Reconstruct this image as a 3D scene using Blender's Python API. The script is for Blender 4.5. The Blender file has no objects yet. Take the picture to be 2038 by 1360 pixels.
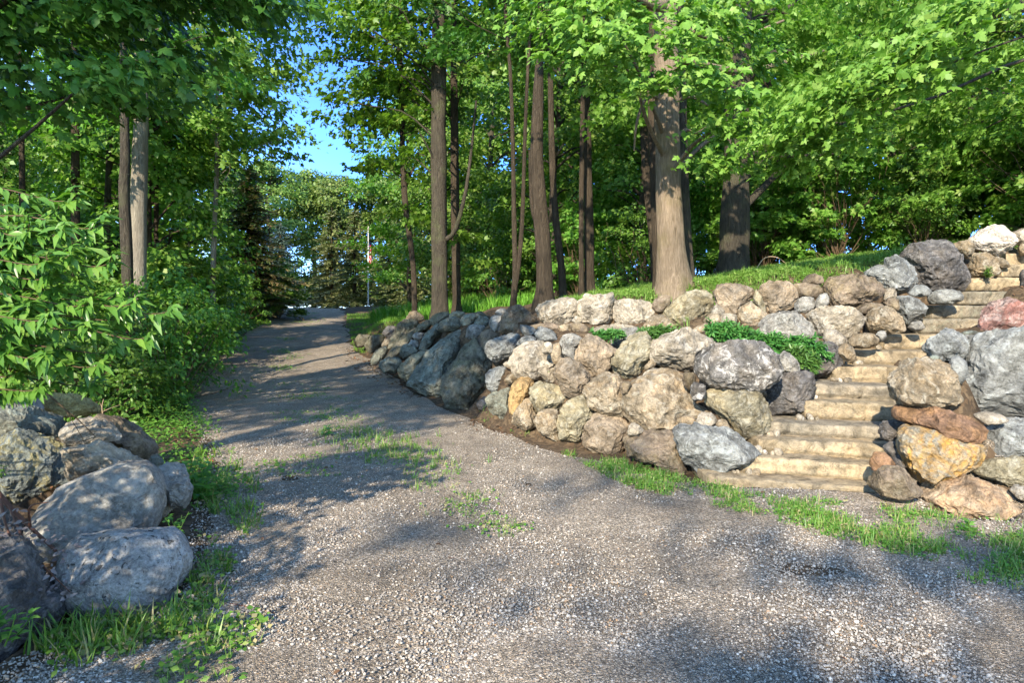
import bpy, math, random
import numpy as np
from mathutils import Vector, Quaternion
R = math.radians
F = 1359.0; HX = 1019.0; HY = 620.0; EYE = 1.6      # focal length, principal column and horizon row of the photograph in its own pixels
scene = bpy.context.scene
COL = scene.collection
rng = np.random.default_rng(7)

# ------------------------------------------------------------------ noise
def _h(ix, iy, iz, seed):
    n = (ix.astype(np.int64)*374761393 + iy.astype(np.int64)*668265263 + iz.astype(np.int64)*2147483647 + seed*1274126177) & 0xFFFFFFFF
    n = ((n ^ (n >> 13))*1274126177) & 0xFFFFFFFF
    n = ((n ^ (n >> 16))*2246822519) & 0xFFFFFFFF
    return ((n ^ (n >> 15)) & 0xFFFFFF)/float(0xFFFFFF)
def vnoise(p, seed=0):
    i = np.floor(p); f = p-i; u = f*f*f*(f*(f*6-15)+10); i = i.astype(np.int64)
    x, y, z = i[:, 0], i[:, 1], i[:, 2]; ux, uy, uz = u[:, 0], u[:, 1], u[:, 2]
    def L(a, b, t): return a+(b-a)*t
    r = []
    for dz in (0, 1):
        a = L(_h(x, y, z+dz, seed), _h(x+1, y, z+dz, seed), ux)
        b = L(_h(x, y+1, z+dz, seed), _h(x+1, y+1, z+dz, seed), ux)
        r.append(L(a, b, uy))
    return L(r[0], r[1], uz)*2-1
def fbm(p, seed=0, oct=4, gain=.5):
    s = 0; a = 1.0
    for o in range(oct):
        s = s+a*vnoise(p*(2.03**o)+o*17.3, seed+o*31); a *= gain
    return s
def fbm2(x, y, scale, seed=0, oct=3):
    x = np.asarray(x, float); y = np.asarray(y, float)
    return fbm(np.stack([x.ravel()*scale, y.ravel()*scale, np.zeros(x.size)], 1), seed, oct).reshape(x.shape)
def smooth(a, b, x):
    t = np.clip((x-a)/(b-a), 0, 1); return t*t*(3-2*t)

# ------------------------------------------------------------------ mesh builder
class MB:
    def __init__(s): s.v = []; s.f = []; s.n = 0
    def add(s, v, f, mi=0, sm=True):
        v = np.asarray(v, float).reshape(-1, 3); f = np.asarray(f, np.int64)
        s.v.append(v); s.f.append((f+s.n, mi, sm)); s.n += len(v)
    def mesh(s, name, mats):
        me = bpy.data.meshes.new(name)
        if not isinstance(mats, (list, tuple)): mats = [mats]
        for m in mats: me.materials.append(m)
        v = np.concatenate(s.v); me.vertices.add(len(v)); me.vertices.foreach_set('co', v.astype(np.float32).ravel())
        nl = sum(f.size for f, _, _ in s.f); npoly = sum(f.shape[0] for f, _, _ in s.f)
        me.loops.add(nl); me.polygons.add(npoly)
        me.loops.foreach_set('vertex_index', np.concatenate([f.ravel() for f, _, _ in s.f]).astype(np.int32))
        tot = np.concatenate([np.full(f.shape[0], f.shape[1]) for f, _, _ in s.f])
        st = np.concatenate([[0], np.cumsum(tot)[:-1]])
        me.polygons.foreach_set('loop_start', st.astype(np.int32))
        me.polygons.foreach_set('material_index', np.concatenate([np.full(f.shape[0], m) for f, m, _ in s.f]).astype(np.int32))
        me.polygons.foreach_set('use_smooth', np.concatenate([np.full(f.shape[0], sm) for f, _, sm in s.f]).astype(bool))
        me.update(calc_edges=True)
        return me
    def build(s, name, mats, parent=None, loc=None):
        o = bpy.data.objects.new(name, s.mesh(name, mats)); COL.objects.link(o)
        if parent: o.parent = parent
        if loc is not None: o.location = loc
        return o
def empty(name, loc=(0, 0, 0)):
    o = bpy.data.objects.new(name, None); o.empty_display_size = .2; COL.objects.link(o); o.location = loc; return o
def tag(o, label=None, cat=None, group=None, kind=None):
    if label: o['label'] = label
    if cat: o['category'] = cat
    if group: o['group'] = group
    if kind: o['kind'] = kind
    return o
def copy_tree(o, parent=None):
    c = o.copy(); COL.objects.link(c)
    if parent: c.parent = parent
    for ch in list(o.children): copy_tree(ch, c)
    return c

def norm(a): return a/np.maximum(np.linalg.norm(a, axis=-1, keepdims=True), 1e-9)
def tube(mb, pts, rad, seg=8, mi=0, rough=0.0, seed=0, cap=True, lobes=0):
    pts = np.asarray(pts, float); rad = np.asarray(rad, float); n = len(pts)
    t = norm(np.gradient(pts, axis=0))
    ref = np.array([0, 1, 0.]) if abs(t[0, 1]) < .8 else np.array([1., 0, 0])
    a = norm(np.cross(t, ref)); b = np.cross(t, a)
    th = np.linspace(0, 2*np.pi, seg, endpoint=False)
    ring = np.cos(th)[None, :, None]*a[:, None]+np.sin(th)[None, :, None]*b[:, None]
    rr = np.repeat(rad[:, None], seg, 1)
    if rough:
        q = (pts[:, None]+ring*rr[..., None]).reshape(-1, 3)
        rr = rr*(1+rough*fbm(q*np.array([3, 3, .8]), seed, 3).reshape(n, seg))
    if lobes: rr = rr*(1+lobes*np.exp(-(pts[:, 2]-pts[0, 2]-.3)/.22).clip(0, 1.3)[:, None]*(np.cos(5*th+seed)+.5*np.cos(3*th+1.3*seed)).clip(-.4, 1.5)[None])
    v = (pts[:, None]+ring*rr[..., None]).reshape(-1, 3)
    i = np.arange(n-1)[:, None]*seg; j = np.arange(seg)[None]; k = (np.arange(seg)[None]+1) % seg
    f = np.stack([i+j, i+k, i+seg+k, i+seg+j], -1).reshape(-1, 4)
    mb.add(v, f, mi)
    if cap:
        mb.add(np.vstack([v[-seg:], pts[-1:]+t[-1:]*rad[-1]*.3]), np.stack([np.arange(seg), (np.arange(seg)+1) % seg, np.full(seg, seg)], 1), mi)
def curve(p, n):                        # smooth path through a few points (Catmull-Rom)
    p = np.asarray(p, float); q = np.vstack([2*p[:1]-p[1:2], p, 2*p[-1:]-p[-2:-1]]); out = []
    t = np.linspace(0, len(p)-1-1e-6, n)
    i = t.astype(int); f = (t-i)[:, None]
    a, b, c, d = q[i], q[i+1], q[i+2], q[i+3]
    return .5*(2*b+(c-a)*f+(2*a-5*b+4*c-d)*f**2+(3*b-a-3*c+d)*f**3)

# leaf outlines: (lateral, along, lift), faces as fans
def _fan(out, cen):
    v = np.array([cen]+out); n = len(out)
    return v, np.array([[0, 1+i, 1+(i+1) % n] for i in range(n)])
def _mir(half): return half+[(-x, y, z) for x, y, z in half[-2:0:-1]]
LEAF = {
 'maple': _fan(_mir([(0, 0, 0), (.36, .0, -.05), (.25, .2, 0), (.58, .5, -.08), (.2, .5, .02), (.24, .7, -.02), (0, 1.02, -.1)]), (0, .36, .06)),
 'maple_simple': (np.array([(0, 0, 0), (.3, .02, -.04), (.52, .5, -.06), (.17, .5, .03), (0, 1, -.08), (-.17, .5, .03), (-.52, .5, -.06), (-.3, .02, -.04)]), np.array([[0, 1, 2, 3], [0, 3, 4, 5], [0, 5, 6, 7]])),
 'ovate': (np.array([(0, 0, 0), (.2, .22, .07), (.23, .5, .06), (0, 1.0, -.12), (0, .5, 0.02), (-.23, .5, .06), (-.2, .22, .07), (0, .22, .02)]), np.array([[0, 1, 2, 7], [7, 2, 3, 4], [0, 7, 5, 6], [7, 4, 3, 5]])),
 'lance': (np.array([(0, 0, 0), (.12, .25, .05), (.14, .5, .05), (0, 1.0, -.2), (0, .5, 0.01), (-.14, .5, .05), (-.12, .25, .05), (0, .25, .02)]), np.array([[0, 1, 2, 7], [7, 2, 3, 4], [0, 7, 5, 6], [7, 4, 3, 5]])),
 'diamond': (np.array([(0, 0, 0), (.34, .45, .05), (0, 1, -.08), (-.34, .45, .05)]), np.array([[0, 1, 2, 3]])),
 'blade': (np.array([(-.03, 0, 0), (.03, 0, 0), (.026, .5, .06), (-.026, .5, .06), (0, 1, .28)]), None),
 'needle': (np.array([(-.13, 0, 0), (.13, 0, 0), (.1, 1, -.12), (-.1, 1, -.12)]), np.array([[0, 1, 2, 3]])),
}
def leaves(mb, pos, nrm, dirn, size, shape, mi=0):
    pos = np.asarray(pos, float); n = len(pos)
    if n == 0: return
    d = norm(dirn-nrm*np.sum(dirn*nrm, -1, keepdims=True)); nrm = norm(nrm); l = np.cross(d, nrm)
    s = np.broadcast_to(np.asarray(size, float), (n,))[:, None, None]
    if shape == 'blade':
        tv, _ = LEAF['blade']
        v = pos[:, None]+s*(tv[None, :, 0:1]*l[:, None]+tv[None, :, 1:2]*d[:, None]+tv[None, :, 2:3]*nrm[:, None])
        k = np.arange(n)[:, None, None]*5
        mb.v.append(v.reshape(-1, 3)); 
        mb.f.append(((np.array([[0, 1, 2, 3]])[None]+k).reshape(-1, 4)+mb.n, mi, True)); mb.f.append(((np.array([[3, 2, 4]])[None]+k).reshape(-1, 3)+mb.n, mi, True))
        mb.n += n*5; return
    tv, tf = LEAF[shape]
    v = pos[:, None]+s*(tv[None, :, 0:1]*l[:, None]+tv[None, :, 1:2]*d[:, None]+tv[None, :, 2:3]*nrm[:, None])
    f = (tf[None]+np.arange(n)[:, None, None]*len(tv)).reshape(-1, tf.shape[1])
    mb.add(v.reshape(-1, 3), f, mi, shape != 'maple')
def spray(mb, c, out, r, n, size, shape, rg, flat=.22, up=.55, mi=0):
    """one leafy spray: a drooping, uneven disc of leaves at c, spreading towards `out`"""
    c = np.asarray(c, float); out = norm(np.asarray(out, float)*np.array([1, 1, .3])+1e-6)
    side = np.cross(out, [0, 0, 1.]); side = norm(side)
    a = rg.uniform(0, 2*np.pi, n); q = np.sqrt(rg.uniform(0, 1, n))*r*(.75+.35*np.sin(a*3+rg.uniform(0, 6))+.15*np.sin(a*7))
    u = np.cos(a)*q*1.15; w = np.sin(a)*q
    z = rg.normal(0, flat*r*.5, n)-.35*(u/r)*r*.5-.12*np.abs(w)
    p = c+out*u[:, None]+side*w[:, None]+np.array([0, 0, 1.])*z[:, None]
    rad = out*(np.cos(a)+.5)[:, None]+side*np.sin(a)[:, None]
    nr = norm(np.array([0, 0, up])+out*.55+rg.normal(0, .38, (n, 3)))
    d = rad+np.array([0, 0, -.55])+rg.normal(0, .35, (n, 3))
    leaves(mb, p, nr, d, size*rg.uniform(.45, 1.25, n), shape, mi)

# pixel of the photograph -> point in the place at distance Y
def at(px, py, Y): return np.array([(px-HX)/F*Y, Y, EYE-(py-HY)/F*Y])

# ------------------------------------------------------------------ materials
def newmat(name):
    m = bpy.data.materials.new(name); m.use_nodes = True; nt = m.node_tree; nt.nodes.clear(); return m, nt
class G:                                # tiny node helper
    def __init__(s, nt): s.nt = nt
    def n(s, t, ins=None, **kw):
        nd = s.nt.nodes.new(t)
        for k, v in kw.items(): setattr(nd, k, v)
        for k, v in (ins or {}).items():
            if isinstance(v, bpy.types.NodeSocket): s.nt.links.new(v, nd.inputs[k])
            else: nd.inputs[k].default_value = v
        return nd
    def noise(s, vec, scale, detail=4, rough=.55, dist=0):
        return s.n('ShaderNodeTexNoise', {'Vector': vec, 'Scale': scale, 'Detail': detail, 'Roughness': rough, 'Distortion': dist}).outputs['Fac']
    def ramp(s, fac, stops, interp='LINEAR'):
        nd = s.n('ShaderNodeValToRGB', {'Fac': fac}); cr = nd.color_ramp; cr.interpolation = interp
        while len(cr.elements) < len(stops): cr.elements.new(.5)
        for e, (p, c) in zip(cr.elements, stops):
            e.position = p; e.color = (c, c, c, 1) if isinstance(c, (int, float)) else (*c, 1)
        return nd.outputs['Color']
    def mix(s, fac, a, b, mode='MIX'):
        nd = s.nt.nodes.new('ShaderNodeMix'); nd.data_type = 'RGBA'; nd.blend_type = mode
        for sock, v in ((nd.inputs[0], fac), (nd.inputs[6], a), (nd.inputs[7], b)):
            if isinstance(v, bpy.types.NodeSocket): s.nt.links.new(v, sock)
            elif isinstance(v, tuple): sock.default_value = (*v, 1)
            else: sock.default_value = v
        return nd.outputs[2]
    def math(s, op, a, b=0.0):
        nd = s.n('ShaderNodeMath', operation=op)
        for k, v in ((0, a), (1, b)):
            if isinstance(v, bpy.types.NodeSocket): s.nt.links.new(v, nd.inputs[k])
            else: nd.inputs[k].default_value = v
        return nd.outputs[0]
    def bump(s, h, strength, dist, nrm=None):
        ins = {'Height': h, 'Strength': strength, 'Distance': dist}
        if nrm: ins['Normal'] = nrm
        return s.n('ShaderNodeBump', ins).outputs['Normal']
    def out(s, sh): s.n('ShaderNodeOutputMaterial', {'Surface': sh})
    def pbr(s, col, rough=.85, nrm=None, spec=.3, **kw):
        ins = {'Base Color': col if isinstance(col, bpy.types.NodeSocket) else (*col, 1), 'Roughness': rough, 'Specular IOR Level': spec}
        if nrm: ins['Normal'] = nrm
        return s.n('ShaderNodeBsdfPrincipled', ins).outputs[0]

def leaf_mat(name, stops, trans=.35, rough=.42, gloss=.35, tint=(1.12, 1.3, .5)):
    m, nt = newmat(name); g = G(nt)
    ri = g.n('ShaderNodeNewGeometry').outputs['Random Per Island']
    c = g.ramp(ri, stops)
    ri2 = g.n('ShaderNodeObjectInfo').outputs['Random']
    hs = g.n('ShaderNodeHueSaturation', {'Hue': g.math('ADD', g.math('MULTIPLY', ri2, .03), .485), 'Saturation': 1.0, 'Value': g.math('ADD', g.math('MULTIPLY', ri2, .3), .85), 'Color': c}).outputs[0]
    p = g.pbr(hs, rough, spec=gloss)
    tc = g.mix(1.0, hs, tint, 'MULTIPLY')
    t = g.n('ShaderNodeBsdfTranslucent', {'Color': tc}).outputs[0]
    g.out(g.n('ShaderNodeMixShader', {0: trans, 1: p, 2: t}).outputs[0]); return m

def rock_mat(name, c1, c2, stain=None, amt=.4, lichen=None, lamt=.45, spots=0, strata=.4, gritty=1.0, wear=.75):
    def mute(c, k=.22):
        l = .3*c[0]+.59*c[1]+.11*c[2]; wn = (l*1.13, l*1.0, l*.82); return tuple(a+(b-a)*k for a, b in zip(c, wn))
    if name not in ('rock_orange', 'rock_pinkred', 'step_sandstone'): c1, c2, stain, lichen = [mute(c) if c else c for c in (c1, c2, stain, lichen)]
    m, nt = newmat(name); g = G(nt)
    oc = g.n('ShaderNodeTexCoord').outputs['Object']; rnd = g.n('ShaderNodeObjectInfo').outputs['Random']
    off = g.n('ShaderNodeVectorMath', {0: oc, 1: g.n('ShaderNodeCombineXYZ', {'X': g.math('MULTIPLY', rnd, 37), 'Y': g.math('MULTIPLY', rnd, 91), 'Z': g.math('MULTIPLY', rnd, 53)}).outputs[0]}, operation='ADD').outputs[0]
    rot = g.n('ShaderNodeVectorRotate', {'Vector': off, 'Axis': (.35, .9, .2), 'Angle': g.math('MULTIPLY', rnd, 6.28)}).outputs[0]
    st = g.n('ShaderNodeMapping', {'Vector': rot, 'Scale': (1.2, 1.2, 9)}).outputs[0]
    big = g.noise(off, 2.6, 5, .6, .4)
    c = g.mix(g.ramp(big, [(.33, 0.0), (.66, 1.0)]), c1, c2)
    if stain: c = g.mix(g.math('MULTIPLY', g.ramp(g.noise(off, 3.7, 5, .65, .8), [(.45, 0.0), (.62, 1.0)]), amt), c, stain)
    band = g.noise(st, 2.2, 6, .7, .3)
    c = g.mix(strata, c, g.mix(1.0, c, g.ramp(band, [(.3, .55), (.52, 1.0), (.72, 1.35)]), 'MULTIPLY'))
    blot = g.noise(off, 7.5, 6, .72, .6)
    c = g.mix(.75, c, g.mix(1.0, c, g.ramp(blot, [(.36, .34), (.48, .9), (.62, 1.18)]), 'MULTIPLY'))
    wth = g.noise(off, 1.9, 6, .7, 1.0)
    c = g.mix(wear, c, g.mix(1.0, c, g.ramp(wth, [(.36, .42), (.5, .95), (.64, 1.25)]), 'MULTIPLY'))
    fine = g.noise(off, 55, 5, .75)
    c = g.mix(.7*gritty, c, g.mix(1.0, c, g.ramp(fine, [(.32, .45), (.5, 1.0), (.7, 1.5)]), 'MULTIPLY'))
    if lichen: c = g.mix(g.math('MULTIPLY', g.ramp(g.noise(off, 6.3, 6, .75, 1.2), [(.52, 0.0), (.6, 1.0)]), lamt), c, lichen)
    if spots: c = g.mix(g.math('MULTIPLY', g.ramp(g.noise(off, 24, 3, .6, .5), [(.60, 0.0), (.65, 1.0)]), spots), c, (.035, .035, .032))
    cr = g.n('ShaderNodeTexVoronoi', {'Vector': g.n('ShaderNodeVectorMath', {0: off, 1: g.n('ShaderNodeTexNoise', {'Vector': off, 'Scale': 5, 'Detail': 4}).outputs['Color']}, operation='ADD').outputs[0], 'Scale': 2.1}, feature='DISTANCE_TO_EDGE').outputs['Distance']
    crk = g.ramp(cr, [(0.0, 0.0), (.012, 1.0)])
    crk2 = g.math('MAXIMUM', crk, g.ramp(g.noise(off, 2.0, 2), [(.44, 0.0), (.5, 1.0)]))
    c = g.mix(g.math('MULTIPLY', g.math('SUBTRACT', 1.0, crk2), .45), c, (.06, .05, .04))
    h = g.math('ADD', g.math('MULTIPLY', band, .5), g.math('ADD', g.math('MULTIPLY', g.noise(off, 9, 8, .7), .8), g.math('MULTIPLY', fine, .25)))
    h = g.math('ADD', h, g.math('MULTIPLY', crk2, .12))
    g.out(g.pbr(c, .88, g.bump(h, .85, .05*gritty), .22)); return m

def bark_mat(name, dark, light, moss=None, furrow=1.0):
    m, nt = newmat(name); g = G(nt)
    oc = g.n('ShaderNodeTexCoord').outputs['Object']
    mp = g.n('ShaderNodeMapping', {'Vector': oc, 'Scale': (9, 9, 1.1)}).outputs[0]
    v = g.noise(mp, 3.2, 7, .7, 1.2); w = g.noise(oc, 1.6, 4)
    c = g.ramp(v, [(.3, dark), (.52, tuple((a+b)/2 for a, b in zip(dark, light))), (.7, light)])
    c = g.mix(.5, c, g.mix(1.0, c, g.ramp(w, [(.35, .6), (.65, 1.3)]), 'MULTIPLY'))
    if moss: c = g.mix(g.math('MULTIPLY', g.ramp(g.noise(oc, 2.3, 5, .6), [(.5, 0.0), (.66, 1.0)]), .5), c, moss)
    g.out(g.pbr(c, .9, g.bump(g.math('ADD', v, g.math('MULTIPLY', g.noise(mp, 11, 4), .3)), 1.0*furrow, .09), .2)); return m

def flat_mat(name, col, rough=.6, var=.25, scale=20):
    m, nt = newmat(name); g = G(nt); oc = g.n('ShaderNodeTexCoord').outputs['Object']
    c = g.mix(1.0, col, g.ramp(g.noise(oc, scale, 4), [(.3, 1-var), (.7, 1+var)]), 'MULTIPLY')
    g.out(g.pbr(c, rough, g.bump(g.noise(oc, scale*2, 4), .3, .01))); return m

ROCK = {
 'tan': rock_mat('rock_tan', (.32, .25, .16), (.20, .16, .105), (.30, .19, .08), .5, (.5, .48, .4), .3),
 'pale': rock_mat('rock_pale', (.35, .30, .225), (.235, .20, .15), (.36, .27, .15), .3, (.6, .58, .52), .3),
 'white': rock_mat('rock_white', (.58, .52, .45), (.46, .41, .35), (.42, .31, .2), .25, strata=.15),
 'grey': rock_mat('rock_grey', (.30, .29, .26), (.20, .195, .18), (.25, .21, .14), .3, (.42, .43, .40), .4),
 'blue': rock_mat('rock_bluegrey', (.225, .235, .225), (.135, .145, .145), (.2, .2, .17), .3, (.38, .42, .42), .45, strata=.8),
 'dark': rock_mat('rock_dark', (.13, .125, .125), (.075, .073, .075), (.17, .13, .09), .4, (.3, .29, .28), .35, strata=.8),
 'pitted': rock_mat('rock_pitted', (.19, .18, .17), (.09, .085, .08), (.25, .2, .14), .4, (.5, .48, .45), .8, .4, strata=.2, gritty=1.3),
 'brown': rock_mat('rock_brown', (.24, .175, .115), (.14, .105, .075), (.2, .15, .06), .5, (.34, .3, .22), .25),
 'redbrown': rock_mat('rock_redbrown', (.31, .235, .155), (.18, .14, .095), (.3, .2, .1), .4, (.4, .36, .3), .25),
 'rustytan': rock_mat('rock_rustytan', (.42, .32, .21), (.31, .21, .13), (.40, .21, .08), .6, (.2, .16, .12), .4),
 'rust': rock_mat('rock_rust', (.26, .135, .065), (.15, .085, .055), (.33, .16, .04), .5, strata=.6),
 'orange': rock_mat('rock_orange', (.30, .27, .21), (.2, .18, .14), (.46, .24, .04), .85, (.34, .2, .04), .4, strata=.2),
 'ochre': rock_mat('rock_ochre', (.42, .27, .09), (.27, .18, .08), (.4, .19, .04), .5, strata=.5),
 'green': rock_mat('rock_greengrey', (.19, .20, .155), (.115, .12, .095), (.14, .13, .09), .4, (.27, .33, .28), .5, strata=.7),
 'mossbrown': rock_mat('rock_mossbrown', (.17, .15, .10), (.11, .10, .07), (.12, .13, .06), .5, (.24, .25, .19), .35, strata=.7),
 'olive': rock_mat('rock_olive', (.30, .26, .16), (.19, .17, .11), (.27, .2, .08), .5, (.45, .43, .34), .35, strata=.6),
 'pinkred': rock_mat('rock_pinkred', (.30, .14, .11), (.24, .13, .11), (.24, .23, .2), .6, (.5, .42, .38), .4, strata=.3),
 'speckled': rock_mat('rock_speckled', (.40, .40, .385), (.30, .30, .295), (.25, .26, .26), .3, None, .4, .9, strata=.1, gritty=1.3, wear=.25),
 'bluelichen': rock_mat('rock_bluelichen', (.18, .21, .20), (.12, .145, .14), (.17, .18, .12), .4, (.3, .24, .05), .6, .2, strata=.1),
 'yellow': rock_mat('rock_yellow', (.36, .28, .08), (.2, .17, .08), (.35, .25, .05), .5, strata=.4),
 'step': rock_mat('step_sandstone', (.385, .295, .18), (.285, .225, .14), (.16, .14, .105), .6, (.42, .35, .24), .3, strata=.5, gritty=.65),
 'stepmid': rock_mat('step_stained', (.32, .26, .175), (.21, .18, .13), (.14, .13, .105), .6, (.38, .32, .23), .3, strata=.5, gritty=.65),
 'stepshade': rock_mat('step_shaded', (.27, .23, .16), (.18, .16, .12), (.33, .24, .13), .4, (.18, .2, .14), .4, strata=.4),  # darker, greyer step stone: the shade on the upper steps is in the colour
}
# ------------------------------------------------------------------ boulders
# outlines measured on enlarged views of the photograph: view -> (origin x, origin y, magnification)
VIEW = {1: (660, 540, 3.777), 2: (1000, 540, 3.238), 3: (1300, 440, 2.615), 4: (1600, 420, 2.126), 5: (0, 760, 2.472)}
ROCKS = []
def rk(view, pts, Y, kind, label, grp, thick=None, lean=0.0, facets=7, name=None):
    ox, oy, s = VIEW[view]
    ROCKS.append(dict(pts=[(ox+a/s, oy+b/s) for a, b in pts], Y=Y, kind=kind, label=label, grp=grp, thick=thick, lean=lean, facets=facets, name=name))
UP = 'boulders of the upper tier of the wall'; LO = 'boulders of the lower tier of the wall'; EN = 'mossy boulders at the far left end of the wall'
RT = 'stones of the wall right of the steps'; LF = 'boulders piled on the left of the driveway'; ST = 'boulders lining the left side of the steps'
# upper tier, left to right
rk(1, [(1270,420),(1290,330),(1335,270),(1400,265),(1470,305),(1520,350),(1520,385),(1430,410),(1420,470),(1330,480),(1265,450)], 11.2, 'brown', 'dark brown humped boulder at the left end of the sunlit upper row', UP)
rk(2, [(218,250),(240,210),(330,185),(410,178),(470,200),(490,245),(470,290),(440,310),(400,335),(280,330),(235,300)], 10.6, 'pale', 'pale flat-based boulder on top of the wall, just right of the dark brown humped one', UP)
rk(2, [(497,200),(550,148),(590,158),(640,155),(715,137),(725,180),(712,240),(718,320),(680,340),(600,365),(520,330),(497,260)], 10.4, 'pale', 'tall pale boulder with a notched top on the upper wall, below the twin dark trunks', UP)
rk(2, [(722,230),(735,192),(830,188),(930,200),(965,225),(965,275),(930,320),(850,342),(760,330),(722,290)], 10.2, 'pale', 'rounded cream boulder on top of the wall beside a small brown stone', UP)
rk(2, [(972,200),(1010,165),(1050,152),(1078,170),(1078,200),(1050,240),(1035,275),(990,280),(970,240)], 10.15, 'brown', 'small dark brown upright stone between the cream boulder and the striped one', UP)
rk(2, [(1042,250),(1090,205),(1150,170),(1200,140),(1290,135),(1340,160),(1348,230),(1320,280),(1270,320),(1230,370),(1130,380),(1090,320),(1050,280)], 9.9, 'olive', 'diagonally striped greenish tan boulder in the upper tier below the big maple', UP)
rk(2, [(905,375),(930,320),(980,290),(1030,287),(1075,320),(1110,380),(1060,395),(950,395)], 9.8, 'tan', 'domed tan boulder half sunk behind the juniper, under the small brown upright stone', UP)
rk(2, [(445,318),(480,290),(513,300),(512,335),(455,332)], 10.5, 'pale', 'small pale wedge stone between two pale boulders on the wall top', UP)
rk(2, [(570,400),(600,365),(690,347),(800,345),(870,365),(850,390),(780,400),(640,415),(590,420)], 9.8, 'pale', 'long low pale stone lying under the notched boulder and the cream boulder', UP)
rk(2, [(690,410),(720,385),(800,372),(870,365),(860,410),(820,440),(780,490),(740,500),(705,470)], 9.2, 'grey', 'smooth grey egg-shaped stone leaning above the yellowish upright boulder', LO)
rk(2, [(435,340),(490,338),(555,360),(555,395),(500,400),(450,380)], 10.1, 'brown', 'brown flat stone under the notched boulder, left of the long low pale one', UP)
rk(2, [(180,350),(260,338),(340,340),(380,350),(375,385),(300,378),(200,370)], 10.5, 'brown', 'thin rusty brown stone under the pale flat-based boulder', UP)
rk(2, [(365,355),(430,345),(440,385),(400,405),(362,390)], 10.2, 'tan', 'small tan stone between the thin rusty stone and the brown flat stone', UP)
rk(2, [(215,400),(240,365),(300,375),(340,405),(345,440),(290,462),(230,450)], 9.9, 'blue', 'blue-grey blocky stone above the large pale rounded boulder', LO)
rk(2, [(120,350),(170,355),(215,375),(215,415),(160,420),(125,395)], 10.1, 'blue', 'small blue-grey stone tucked under the dark brown humped boulder', LO)
rk(2, [(95,470),(130,430),(180,418),(215,440),(200,475),(110,490)], 9.8, 'blue', 'low blue-grey stone just left of the blue-grey blocky one', LO)
rk(1, [(1165,570),(1180,530),(1300,485),(1395,478),(1405,560),(1385,640),(1320,670),(1240,690),(1180,640)], 10.3, 'blue', 'large blue-grey boulder with vertical pale stripes and sun patches on its foot', LO)
# lower tier
rk(2, [(62,600),(90,520),(150,470),(260,460),(300,500),(330,560),(345,640),(370,720),(360,760),(290,735),(260,700),(150,685),(80,660)], 9.1, 'pale', 'large pale rounded boulder with a grey cap at the left of the sunlit lower tier', LO)
rk(2, [(255,525),(265,465),(300,460),(332,485),(320,535)], 8.8, 'pale', 'small pinkish pale stone perched on the large pale rounded boulder', LO)
rk(2, [(330,480),(365,460),(380,540),(385,575),(340,600),(318,560)], 8.75, 'tan', 'narrow upright tan stone right of the pinkish pale stone', LO)
rk(2, [(365,480),(390,420),(450,410),(500,425),(520,450),(480,490),(470,540),(465,575),(400,560),(368,530)], 8.85, 'grey', 'greyish rounded stone left of the dark-streaked angular boulder', LO)
rk(2, [(472,520),(500,460),(570,422),(630,445),(700,490),(740,520),(700,570),(690,610),(620,670),(580,672),(500,600),(475,570)], 8.5, 'redbrown', 'dark-streaked angular boulder above the reddish brown round one', LO)
rk(2, [(348,620),(380,575),(430,565),(490,600),(540,640),(575,695),(540,740),(515,790),(450,810),(400,780),(370,720),(345,660)], 8.3, 'redbrown', 'reddish brown rounded boulder in the middle of the lower tier', LO)
rk(2, [(705,590),(730,530),(790,460),(850,415),(910,403),(945,430),(950,520),(945,570),(900,640),(840,700),(780,705),(730,660)], 8.1, 'olive', 'upright yellowish green tinted boulder left of the broad pale top boulder', LO)
rk(2, [(915,620),(950,580),(965,560),(988,605),(960,628),(920,645)], 8.0, 'tan', 'small tan wedge between the yellowish upright boulder and the broad pale one', LO)
rk(2, [(945,500),(965,460),(1060,420),(1160,385),(1190,378),(1280,410),(1345,445),(1355,490),(1290,550),(1250,600),(1200,650),(1130,645),(1050,610),(980,580),(950,540)], 7.95, 'pale', 'broad pale angular boulder on top of the lower tier left of the dark pitted one', LO)
rk(2, [(905,670),(930,645),(1000,628),(1050,635),(1000,665),(930,688)], 7.75, 'pale', 'thin pale slab stone under the broad pale angular boulder', LO)
rk(2, [(780,860),(790,790),(850,740),(930,690),(1040,645),(1120,650),(1165,690),(1180,740),(1240,860),(1310,875),(1320,910),(1200,930),(1140,990),(1120,1020),(1000,1045),(920,1030),(850,975),(800,930)], 7.45, 'tan', 'huge tan creased boulder, the biggest face in the lower tier', LO, None, 0, 9)
rk(2, [(525,800),(545,750),(600,700),(680,668),(740,670),(765,720),(760,780),(780,860),(770,930),(700,945),(620,920),(570,880),(545,820)], 7.7, 'tan', 'rounded tan and charcoal boulder just left of the huge creased one', LO)
rk(2, [(760,750),(780,715),(815,712),(830,745),(805,785),(775,790)], 7.45, 'brown', 'small round brown stone between the yellowish upright boulder and the huge creased one', LO)
rk(2, [(1160,700),(1175,658),(1235,655),(1242,715),(1210,765),(1175,740)], 7.3, 'brown', 'brown squarish stone at the upper right shoulder of the huge creased boulder', LO)
rk(2, [(1210,760),(1235,718),(1300,740),(1310,790),(1280,835),(1225,820)], 7.1, 'pitted', 'small dark pitted stone under the dark pitted boulder', LO)
rk(2, [(50,800),(70,740),(110,690),(180,690),(205,720),(190,780),(130,840),(80,920),(50,900)], 9.0, 'ochre', 'orange ochre boulder at the left of the lower tier', LO)
rk(2, [(185,760),(230,715),(310,735),(370,760),(400,800),(405,850),(340,895),(280,905),(230,930),(200,870)], 8.45, 'olive', 'mottled green-tan boulder right of the orange ochre one', LO)
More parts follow.
